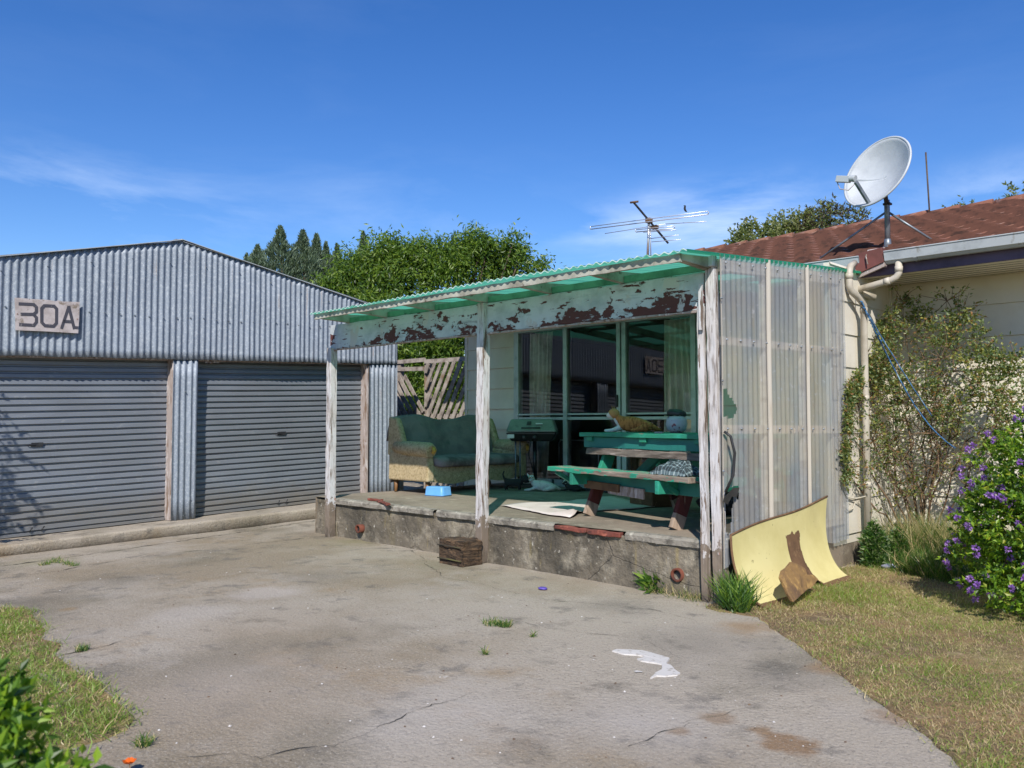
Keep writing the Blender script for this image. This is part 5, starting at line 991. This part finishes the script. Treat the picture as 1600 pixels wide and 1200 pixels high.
# ================================================================ PLANTS
def shoots(cent, radii, n, per, L, W, spread, droop=0, upb=.3, shell=.55, lo=None, clump=0):
    """leaf positions and directions on twigs through an ellipsoid's volume"""
    P = []; D = []
    c = np.array(cent); r = np.array(radii)
    for i in range(n):
        d = rng.normal(size=3); d /= np.linalg.norm(d); q = c+d*r*(shell+(1-shell)*rng.random()**.6)
        ax = d*np.array([1, 1, .6])+np.array([0, 0, upb])+rng.normal(size=3)*.35; ax /= np.linalg.norm(ax)
        ln = spread*rng.uniform(.6, 1.3); t = rng.random(per)
        P.append(q+ax*(t[:, None]-.3)*ln+(rng.normal(size=(per, 3))*ln*clump if clump else 0)); dd = ax*.55+rng.normal(size=(per, 3))*.75; dd[:, 2] -= droop; D.append(dd)
    P = np.concatenate(P); D = np.concatenate(D)
    if lo is not None: k = P[:, 2] > lo; P, D = P[k], D[k]
    return P, D
def trunk(mb, base, tips, r, n=7, wob=.12):
    b = Vector(base)
    for t_ in tips:
        t_ = Vector(t_); pts = [tuple(b.lerp(t_, k/n)+Vector((nz(k, t_.x, 1, .7), nz(k, t_.y, 2, .7), 0))*wob*math.sin(k/n*3.14)) for k in range(n+1)]
        mb.tube(pts, [r*(1-k/n*.8) for k in range(n+1)], 7)
    return mb
def tree(name, label, cat_, base, blobs, L, W, mats, pick, per, n_per_m3, spread, droop, trunk_r, group=None, upb=.3, shell=.45, lo=None, fold=.25, clump=0):
    t = thing(name, label, cat_, base, group=group)
    mb = trunk(MB(), base, [b[0] for b in blobs], trunk_r); build(mb, 'trunk', M['bark'], t)
    PP, DD = [], []
    for c, r in blobs:
        n = max(6, int(n_per_m3*(r[0]*r[1]+r[1]*r[2]+r[0]*r[2])))
        p, d = shoots(c, r, n, per, L, W, spread, droop, upb, shell, lo, clump); PP.append(p); DD.append(d)
    P = np.concatenate(PP); D = np.concatenate(DD)
    leaves('crown', P, D, rng.uniform(.7, 1.25, len(P))*L, rng.uniform(.8, 1.2, len(P))*W, mats, t, pick=pick, fold=fold)
    return t
# peach tree beyond the fence
def blob(px, py, Y, r, ry=None): return (UD(px, py, Y), (r, r, ry or r))
pk = [blob(515, 471, 17.2, .3), blob(545, 446, 17.2, .45), blob(575, 428, 17.2, .5), blob(610, 421, 17, .6), blob(655, 428, 17, .6), blob(700, 421, 17, .55), blob(745, 416, 17.3, .5), blob(745, 394, 17.2, .25, .22), blob(795, 416, 17.5, .35, .45), blob(835, 431, 17.6, .22, .2), blob(600, 496, 16.8, .8), blob(680, 506, 16.8, .85), blob(760, 486, 17.3, .8), blob(540, 496, 17, .6),
      blob(640, 556, 16.6, .75), blob(700, 576, 16.6, .75), blob(660, 626, 16.6, .7), blob(720, 636, 16.7, .6), blob(620, 406, 17.2, .35, .3), blob(686, 401, 17, .3, .3), blob(583, 401, 17.2, .2, .3), blob(606, 394, 17.2, .15, .25), blob(660, 396, 17.2, .2, .25), blob(718, 388, 17.2, .18, .22), blob(795, 399, 17.5, .18, .25)]
pb = UD(670, 760, 17.2)
pk = [(c, (r[0]*.80, r[1]*.80, r[2]*.80) if r[0] > .4 else r) for c, r in pk]+[(tuple(np.array(UD(px, py+12, 17))), (.16, .16, .22)) for px, py in ((532, 412), (552, 398), (592, 392), (632, 392), (668, 390), (704, 384), (752, 366), (762, 372), (800, 372), (812, 392), (846, 408), (512, 438), (740, 368), (655, 376), (610, 368))]
tree('peach_tree', 'broad light green peach tree with drooping leaves behind the garage and fence', 'tree', (pb[0], pb[1], 0), pk, .105, .034, L_['peach'], [.45, .35, .20], 52, 92, .25, .5, .07, shell=.25, fold=.32, clump=.42, upb=.15)
# cypresses
cy = [(405, 385, 25.5, 1.3), (440, 356, 25, 1.5), (475, 362, 25.3, 1.4), (496, 368, 26, 1.1), (511, 380, 26.5, .9), (528, 383, 26.3, .9), (569, 364, 27, .8), (388, 398, 27, .9)]
for i, (px, py, Y, w) in enumerate(cy):
    tp = UD(px, py, Y); base = (tp[0], tp[1], 0)
    lab = ['grey green cypress with slim leaning tip second from the left of the row', 'tallest blue green cypress in the row behind the garage roof', 'tall grey green cypress with a pointed tip just right of the tallest one', 'slim cypress spire crowding the right side of its tall neighbour', 'short pale cypress spire with a thin tip, fifth along the row', 'low cypress beside the edge of the peach tree', 'lone dark cypress tip poking out above the peach tree', 'smallest cypress tip at the left end behind the garage roof'][i]
    t = thing('cypress_tree', lab, 'cypress', base, group='cypress trees behind the garage')
    build(MB().tube([base, (tp[0], tp[1], tp[2]*.5), (tp[0]+.05, tp[1], tp[2]-.3)], [.16, .1, .02], 7), 'trunk', M['bark'], t)
    n = 22000 if w > 1 else 13000; w *= 3.0; f = rng.random(n)**.75; h = tp[2]*(1-f*.78); a = rng.uniform(0, 6.283, n); br = np.floor(a/6.283*9+h*2.3)
    wid = w*(.01+f**1.05)*(.72+.45*np.sin(h*5.2+br*2.1)*np.sin(h*1.7+br)+.12*rng.normal(size=n)); rr_ = wid*(.45+.55*rng.random(n)**.5)*.62
    lean = .20*(1-f)**2
    ln_ = .45+.55*np.minimum(1, f*6)
    P = np.stack([tp[0]+rr_*np.cos(a)+lean*.6, tp[1]+rr_*np.sin(a)-lean*.6, h+.22*rr_], 1); D = np.stack([np.cos(a)*.6+.35, np.sin(a)*.6-.2, np.full(n, 1.1)], 1)+rng.normal(size=(n, 3))*.4
    leaves('crown', P, D, rng.uniform(.09, .20, n)*ln_, rng.uniform(.022, .045, n), L_['cyp'], t, pick=[.45, .25, .30], fold=.05)
# bushes behind the house roof
def bush3(nm, lab, bl_, pick, L, W, dens=60, grp='trees behind the house roof', per=14, mats=None):
    b0 = bl_[0][0]; return tree(nm, lab, 'tree', (b0[0], b0[1], 0), bl_, L, W, mats or L_['olive'], pick, per, dens, .3, .1, .09, grp, shell=.5)
bush3('broadleaf_tree', 'low rounded green tree at the left above the red roof', [blob(1178, 385, 21, .6), blob(1195, 374, 21, .35, .3), blob(1160, 390, 21, .35)], [.62, .36, .02], .11, .06, 110)
bush3('broadleaf_tree', 'rounded pale olive tree in the middle above the red roof', [blob(1240, 365, 21.5, .55), blob(1255, 352, 21.5, .35), blob(1222, 362, 21.5, .4)], [.42, .56, .02], .09, .05, 130)
bush3('broadleaf_tree', 'spiky tree with dark purplish shoots left of the satellite dish', [blob(1290, 350, 21, .5), blob(1320, 350, 21, .45), blob(1297, 334, 21, .25, .2), blob(1270, 350, 21, .3)], [.3, .28, .42], .12, .035, 120)
bush3('broadleaf_tree', 'small treetop showing over the ridge at the right edge', [blob(1600, 310, 20, .35), blob(1578, 312, 20, .15, .12)], [.5, .45, .05], .11, .05, 90)
bush3('broadleaf_tree', 'tiny sprig of treetop over the ridge right of the aerial pole', [blob(1490, 328, 20, .12), blob(1505, 326, 20, .1)], [.5, .45, .05], .09, .04, 90)
# offstage shrub that shades the left roller door
ls = tree('garden_shrub', 'leafy shrub standing beside the left end of the garage', 'shrub', (-5.9, -4.5, gz(-5.9, -4.5)), [((-5.95, -4.35, 2.55), (.22, .25, .45)), ((-5.9, -4.45, 2.0), (.38, .38, .4)), ((-6.0, -4.7, 1.6), (.5, .45, .5)), ((-5.9, -4.9, 1.0), (.45, .4, .4))], .09, .035, L_['peach'], [.5, .3, .2], 12, 60, .3, .1, .04)

# climbing rose against the house wall: woody stems, leaves, dead heads
cr = thing('climbing_rose', 'straggly climbing rose bush with thin brown stems against the house wall', 'bush', (.75, 3.05, 0))
root = U(1440, 812, y=3.1); root = (root[0], 3.1, 0); stems = MB()
def K(px, py, y): return U(px, py, y=y)
tips = [(1380, 500, 2.9), (1410, 470, 3.0), (1445, 500, 3.0), (1500, 490, 2.95), (1540, 545, 2.95), (1590, 560, 2.9), (1350, 560, 2.7), (1330, 610, 2.4), (1296, 625, 2.1), (1290, 690, 2.0), (1400, 560, 2.8), (1470, 560, 2.8), (1520, 600, 2.8), (1580, 620, 2.7), (1370, 650, 2.7), (1460, 640, 2.75), (1560, 660, 2.6), (1480, 470, 3.0)]
segs = []
for px, py, y in tips:
    e = K(px, py, y); mid = tuple((root[i]*.45+e[i]*.55)+random.uniform(-.08, .08) for i in range(3)); b0 = Vector(root); pts = []
    for k in range(13):
        t = k/12; p = b0.lerp(Vector(mid), t*2) if t < .5 else Vector(mid).lerp(Vector(e), t*2-1); pts.append(tuple(p+Vector((nz(k, px, 1, .6), .4*nz(k, px, 5, .6), nz(k, px, 9, .6)))*.10*math.sin(t*3.14)))
    stems.tube(pts, [.011*(1-.8*k/12) for k in range(13)], 6); segs.append(pts)
LP, LD = [], []
for i in range(760):      # side twigs
    s_ = random.choice(segs); k = random.randint(5, 12); a = Vector(s_[k]); d = Vector((random.gauss(0, 1), random.gauss(-.2, .5), random.gauss(.15, .8))).normalized(); l = random.uniform(.08, .30)
    e = a+d*l; e.y = min(e.y, 3.3)
    if e.x < .12 and e.y < 3.2: e.x = .12+random.random()*.05
    m2 = a.lerp(e, .5)+Vector((random.gauss(0, .02), 0, random.gauss(.01, .02))); stems.tube([tuple(a), tuple(m2), tuple(e)], [.004, .0028, .0015], 4, cap=False)
    n = 8 if a.z > 1.4 or a.x < .3 else 3
    for q in range(n): t = random.uniform(.3, 1.1); LP.append(tuple(a.lerp(e, t)+Vector((random.gauss(0, .015), random.gauss(0, .015), random.gauss(0, .015))))); LD.append((random.gauss(0, 1), random.gauss(-.3, .7), random.gauss(.1, .7)))
build(stems, 'stems', M['twig'], cr)
for px, py, y, r, n in ((1370, 520, 2.85, .13, 60), (1400, 505, 2.9, .14, 60), (1440, 500, 3.0, .13, 60), (1500, 495, 2.95, .12, 60), (1480, 520, 2.9, .15, 60), (1375, 560, 2.8, .17, 90), (1380, 600, 2.75, .2, 100), (1520, 560, 2.85, .15, 70), (1560, 570, 2.8, .16, 80), (1595, 575, 2.8, .2, 90), (1540, 610, 2.75, .2, 90), (1590, 630, 2.7, .2, 90), (1415, 472, 3.0, .06, 22), (1530, 515, 2.95, .07, 26), (1545, 545, 2.95, .06, 20), (1300, 620, 2.1, .11, 70), (1325, 600, 2.3, .11, 60), (1345, 575, 2.6, .1, 50), (1298, 660, 2.05, .11, 70), (1290, 705, 2.0, .10, 50), (1305, 745, 2.0, .08, 30), (1440, 590, 2.75, .2, 60), (1480, 640, 2.7, .2, 60), (1390, 660, 2.7, .16, 50), (1430, 760, 3.0, .10, 18), (1560, 690, 2.6, .2, 70)):
    c0 = K(px, py, y); p, d = shoots(c0, (r, r*.5, r), n, 7, .03, .02, .11, .1, .2, .25); k = p[:, 1] < 3.30; p, d = p[k], d[k]; p[:, 0] = np.where(p[:, 0] < .075, .075+.03*rng.random(len(p)), p[:, 0]); LP += [tuple(a) for a in p]; LD += [tuple(a) for a in d]
LP, LD = np.array(LP), np.array(LD); n = len(LP)
leaves('foliage', LP, LD, rng.uniform(.022, .046, n), rng.uniform(.013, .024, n), L_['rose'], cr, pick=[.27, .30, .16, .10, .17], fold=.15)
# purple flowering bush
fb = thing('flowering_bush', 'dense bright green bush covered in purple flowers at the right edge', 'bush', (2.0, .95, 0))
cb = U(1600, 965, z=0); C0 = (cb[0]+.10, cb[1]+.08)
FB = [((C0[0]+.05, C0[1]+.1, .55), (.52, .5, .5)), ((C0[0]+.25, C0[1]+.05, 1.0), (.5, .5, .45)), ((C0[0]-.12, C0[1], .92), (.32, .34, .3)), ((C0[0]-.25, C0[1]-.05, .62), (.26, .28, .26)), ((C0[0]-.30, C0[1]-.02, .35), (.25, .25, .22)), ((C0[0]+.15, C0[1]+.06, 1.32), (.22, .22, .22)), ((C0[0]+.5, C0[1], .7), (.6, .6, .6)), ((C0[0]-.05, C0[1]-.2, .2), (.3, .3, .15))]
build(trunk(MB(), (C0[0]+.15, C0[1]+.15, 0), [b[0] for b in FB]+[(C0[0]-.3, C0[1]+.0, .8), (C0[0], C0[1]-.2, .5)], .022, wob=.06), 'stems', M['twig'], fb)
PP, DD = [], []
for c, r in FB: p, d = shoots(c, r, int(560*(r[0]*r[2]+r[1]*r[2]+r[0]*r[1])), 15, .04, .02, .13, .15, .4, .6, .05); PP.append(p); DD.append(d)
P, D = np.concatenate(PP), np.concatenate(DD); n = len(P)
leaves('foliage', P, D, rng.uniform(.028, .052, n), rng.uniform(.016, .026, n), L_['flow'], fb, pick=[.42, .30, .20, .08], fold=.18)
fp, fd = [], []; hv_ = 0
for i in range(150):
    c, r = FB[rng.integers(len(FB))]; d = rng.normal(size=3); d[1] -= .6; d[0] -= .4; d /= np.linalg.norm(d); q = np.array(c)+d*np.array(r)*1.05+d*.03
    if q[2] < .08: continue
    m = 26; o = rng.normal(size=(m, 3)); o /= np.linalg.norm(o, axis=1, keepdims=True); fp.append(q+o*.008); fd.append(o+d*.5)
FP, FD = np.concatenate(fp), np.concatenate(fd)
leaves('flowers', FP, FD, rng.uniform(.016, .026, len(FP)), rng.uniform(.012, .018, len(FP)), L_['petal'], fb, pick=[.55, .45], fold=.1)
# weeds along the wall
def tuft(name, lab, cat_, pts, n, h, w, mats, pick, spr=.35, grp=None):
    t_base = (pts[0][0], pts[0][1], dz(*pts[0][:2])); P = []
    for i in range(n):
        a = pts[rng.integers(len(pts))]; r = (a[2] if len(a) > 2 else .06)*rng.random()**.5; th_ = rng.uniform(0, 6.283); P.append((a[0]+r*math.cos(th_), a[1]+r*math.sin(th_)))
    P = np.array([(x, y, dz(x, y)+.004) for x, y in P]); D = rng.normal(size=(n, 3))*spr; D[:, 2] = 1
    return blades(name, P, D, rng.uniform(.4, 1.1, n)*h, w, mats, pick=pick, loc=t_base, label=lab, cat=cat_, group=grp)
TG = [L_['weed'][0], L_['weed'][1], L_['grass'][1], L_['grass'][2]]
def Z(px, py): return U(px, py, z=0)[:2]
wp = [(*Z(px, 885-abs(px-1440)*.05), .14) for px in range(1400, 1490, 14)]
tuft('tall_grass_clump', 'tall half dry grass clump along the foot of the house wall', 'grass clump', [(.40+.13*k, 2.62-.03*k, .2) for k in range(8)], 4200, .50, .006, TG, [.25, .12, .45, .18], .32)
tuft('tall_grass_clump', 'bright green grass mound left of the flowering bush', 'grass clump', [(.55+.14*k, 2.2-.07*k, .15) for k in range(6)], 2300, .26, .007, TG, [.55, .2, .1, .15], .5)
tuft('dry_grass_clump', 'tan dry grass stalks beside the downpipe', 'grass clump', [(.16, 2.55, .10), (.28, 2.8, .12), (.35, 3.0, .12)], 700, .38, .005, TG, [.1, .05, .7, .15], .35)
def weed(name, lab, x, y, n, ln, w, h, mats, pick, grp=None, stalk=True):
    m = n; a = rng.uniform(0, 6.283, m); f = rng.random(m); P = np.stack([x+.5*h*f*np.cos(a)*.5, y+.5*h*f*np.sin(a)*.5, dz(x, y)+.01+h*rng.random(m)**1.2*(1-.4*f)], 1); D = np.stack([np.cos(a), np.sin(a), rng.uniform(.0, 1.0, m)], 1)
    return leaves(name, P, D, rng.uniform(.6, 1.2, m)*ln, w, mats, pick=pick, fold=.35, loc=(x, y, dz(x, y)), label=lab, cat='weed', group=grp)
weed('leafy_weed', 'grey green leafy weed beside the right edge of the yellow board', .22, 2.25, 2200, .045, .016, .42, [L_['weed'][1], L_['rose'][4], L_['weed'][0]], [.45, .3, .25])
weed('leafy_weed', 'grey green leafy weed close to the foot of the downpipe', .36, 2.42, 1500, .045, .016, .34, [L_['weed'][1], L_['rose'][4], L_['weed'][0]], [.35, .3, .35])
dx, dy = Z(1022, 922)
weed('dandelion', 'flat green dandelion plant at the base of the porch wall', dx, dy-.0, 80, .16, .036, .08, L_['weed'], [.6, .15, .25])
tx, ty = Z(1148, 952)
tuft('grass_tuft', 'lush green grass tuft at the foot of the right post', 'grass clump', [(tx, ty, .09), (tx+.07, ty-.06, .07), (tx-.05, ty+.03, .05)], 620, .26, .011, [L_['weed'][0], L_['weed'][1], L_['weed'][2]], [.5, .25, .25], .45)
tuft('grass_tuft', 'thin brown and green straggle between the drain pipe and the right post', 'grass clump', [(-.55, -.03, .08), (-.35, -.05, .1), (-.2, -.06, .1)], 260, .10, .004, TG, [.25, .1, .45, .2], .8)
for i, (px, py, r, n, lab) in enumerate(((770, 977, .07, 260, 'small grass tuft growing from a crack in the middle of the driveway'), (90, 884, .10, 260, 'thin strip of grass in the joint near the garage apron'), (832, 996, .02, 30, 'tiny sprout in the driveway right of the middle tuft'), (758, 1024, .02, 40, 'tiny sprout in the driveway below the middle tuft'), (225, 1163, .05, 90, 'small broad leaved weed at the edge of the left verge'), (128, 1016, .04, 80, 'small dark grass tuft on the crack beside the left verge'), (590, 838, .05, 80, 'pale moss like tuft at the foot of the porch wall near the left post'))):
    x, y = U(px, py, z=gz(*Z(px, py)))[:2]; pts = [(x, y, r), (x+(.09 if i == 0 else .0), y+(.02 if i == 0 else 0), r*.6)]
    if i == 1: pts = [(*U(px+k*9-20, py+abs(k-2)*3-4, z=-.08)[:2], .05) for k in range(6)]
    tuft('driveway_tuft', lab, 'grass tuft', pts, n, .055, .005, TG, [.45, .2, .15, .2], .8, 'weeds growing through the driveway')
# near bush, bottom left corner, out of focus
nb = thing('near_shrub', 'glossy green shrub close to the camera in the bottom left corner', 'bush', (*UD(-40, 1190, 2.0)[:2], gz(*UD(-40, 1190, 2.)[:2])))
NB = [(UD(-35, 1180, 1.6), (.09, .09, .09)), (UD(-10, 1235, 1.55), (.09, .09, .07)), (UD(-60, 1130, 1.65), (.08, .08, .08)), (UD(60, 1285, 1.5), (.11, .09, .06)), (UD(-110, 1200, 1.6), (.18, .15, .2)), (UD(-5, 1110, 1.6), (.02, .02, .03))]
PP, DD = [], []
for c, r in NB: p, d = shoots(c, r, int(1800*(r[0]*r[2]+r[1]*r[2]+r[0]*r[1])), 10, .04, .02, .09, .05, .5, .4); PP.append(p); DD.append(d)
P, D = np.concatenate(PP), np.concatenate(DD); n = len(P)
leaves('foliage', P, D, rng.uniform(.028, .045, n), rng.uniform(.014, .02, n), L_['flow'], nb, pick=[.5, .3, .2, 0], fold=.12)
bb = nb.matrix_world.translation; b0 = BASE[nb.name]
build(trunk(MB(), b0, [b[0] for b in NB], .012, wob=.03), 'stems', M['twig'], nb)

# ================================================================ LIGHT, SKY, CAMERA
sc_ = bpy.context.scene
SUN_EL, AZ = rad(40), rad(5)                                       # light travels away from the camera, a little to the right
sd = bpy.data.lights.new('sun', 'SUN'); sd.energy = 3.8; sd.angle = rad(.53); sd.color = (1, .955, .88)
so_ = bpy.data.objects.new('sun', sd); C.objects.link(so_)
tv = Vector((math.sin(AZ)*math.cos(SUN_EL), math.cos(AZ)*math.cos(SUN_EL), -math.sin(SUN_EL))); so_.rotation_euler = tv.to_track_quat('-Z', 'Y').to_euler()
w = bpy.data.worlds.new('World'); sc_.world = w; w.use_nodes = True; nt = w.node_tree; N, L = nt.nodes, nt.links
for x in list(N): N.remove(x)
out = N.new('ShaderNodeOutputWorld'); bg = N.new('ShaderNodeBackground'); sky = N.new('ShaderNodeTexSky'); sky.sky_type = 'NISHITA'; sky.sun_disc = False
sky.sun_elevation = SUN_EL; sky.sun_rotation = math.pi+AZ; sky.air_density = 1.0; sky.dust_density = .0; sky.ozone_density = 3.2; sky.altitude = 300
tc = N.new('ShaderNodeTexCoord'); mp = N.new('ShaderNodeMapping'); mp.inputs['Scale'].default_value = (1.0, 1.0, 4.2); mp.inputs['Rotation'].default_value = (0, rad(8), rad(20)); L.new(tc.outputs['Generated'], mp.inputs['Vector'])
no = N.new('ShaderNodeTexNoise'); no.inputs['Scale'].default_value = 2.3; no.inputs['Detail'].default_value = 7; no.inputs['Roughness'].default_value = .62; no.inputs['Distortion'].default_value = .35; L.new(mp.outputs[0], no.inputs['Vector'])
mr = N.new('ShaderNodeMapRange'); mr.inputs['From Min'].default_value = .47; mr.inputs['From Max'].default_value = .74; L.new(no.outputs['Fac'], mr.inputs['Value'])
sx = N.new('ShaderNodeSeparateXYZ'); L.new(tc.outputs['Generated'], sx.inputs[0])
hm = N.new('ShaderNodeMath'); hm.operation = 'ADD'; prev = None                                # cirrus drifts in a few directions low in the sky
def cloudat(px, py, R, amt):
    a, b = (px-800)/1300, -(py-600)/1300; d = Vector((a, CP-b*SP, SP+b*CP)).normalized()
    sb = N.new('ShaderNodeVectorMath'); sb.operation = 'SUBTRACT'; L.new(tc.outputs['Generated'], sb.inputs[0]); sb.inputs[1].default_value = d
    ml = N.new('ShaderNodeVectorMath'); ml.operation = 'MULTIPLY'; L.new(sb.outputs[0], ml.inputs[0]); ml.inputs[1].default_value = (1, 1, 3.2)
    ln = N.new('ShaderNodeVectorMath'); ln.operation = 'LENGTH'; L.new(ml.outputs[0], ln.inputs[0])
    r = N.new('ShaderNodeMapRange'); r.interpolation_type = 'SMOOTHSTEP'; r.inputs['From Min'].default_value = R; r.inputs['From Max'].default_value = 0; r.inputs['To Max'].default_value = amt; L.new(ln.outputs['Value'], r.inputs['Value']); return r.outputs[0]
def addn(a, b):
    n = N.new('ShaderNodeMath'); n.operation = 'ADD'; L.new(a, n.inputs[0]); L.new(b, n.inputs[1]); return n.outputs[0]
cs_ = None
for q in ((1150, 345, .22, 1.5), (960, 365, .16, .7), (130, 310, .24, .75), (1580, 295, .16, .9), (30, 400, .10, .9), (600, 345, .3, .3), (1040, 310, .06, .6)):
    c_n = cloudat(*q); cs_ = c_n if cs_ is None else addn(cs_, c_n)
L.new(cs_, hm.inputs[0]); hm.inputs[1].default_value = .05
mu = N.new('ShaderNodeMath'); mu.operation = 'MULTIPLY'; L.new(mr.outputs[0], mu.inputs[0]); L.new(hm.outputs[0], mu.inputs[1])
m3 = N.new('ShaderNodeMath'); m3.operation = 'MULTIPLY'; m3.inputs[1].default_value = .55; m3.use_clamp = True; L.new(mu.outputs[0], m3.inputs[0])
mx = N.new('ShaderNodeMix'); mx.data_type = 'RGBA'; mx.inputs[7].default_value = (4.2, 4.9, 6.0, 1); L.new(m3.outputs[0], mx.inputs[0])
hs = N.new('ShaderNodeHueSaturation'); hs.inputs['Hue'].default_value = .513; hs.inputs['Saturation'].default_value = 1.30; hs.inputs['Value'].default_value = .66; L.new(sky.outputs[0], hs.inputs['Color']); L.new(hs.outputs[0], mx.inputs[6]); L.new(mx.outputs[2], bg.inputs['Color']); bg.inputs['Strength'].default_value = .15; L.new(bg.outputs[0], out.inputs['Surface'])
cd = bpy.data.cameras.new('camera'); co = bpy.data.objects.new('camera', cd); C.objects.link(co); sc_.camera = co
cd.sensor_width = 36; cd.lens = 1300/1600*36; cd.clip_start = .05; cd.clip_end = 900; co.location = (0, 0, 1.3); co.rotation_euler = (math.pi/2+PIT, 0, 0)
cd.dof.use_dof = True; cd.dof.focus_distance = 9; cd.dof.aperture_fstop = 5.6
sc_.view_settings.view_transform = 'Standard'; sc_.view_settings.look = 'None'; sc_.view_settings.exposure = .62; sc_.view_settings.gamma = 1
sc_.cycles.max_bounces = 8; sc_.cycles.transparent_max_bounces = 12; sc_.cycles.use_denoising = True; sc_.cycles.caustics_reflective = False; sc_.cycles.caustics_refractive = False
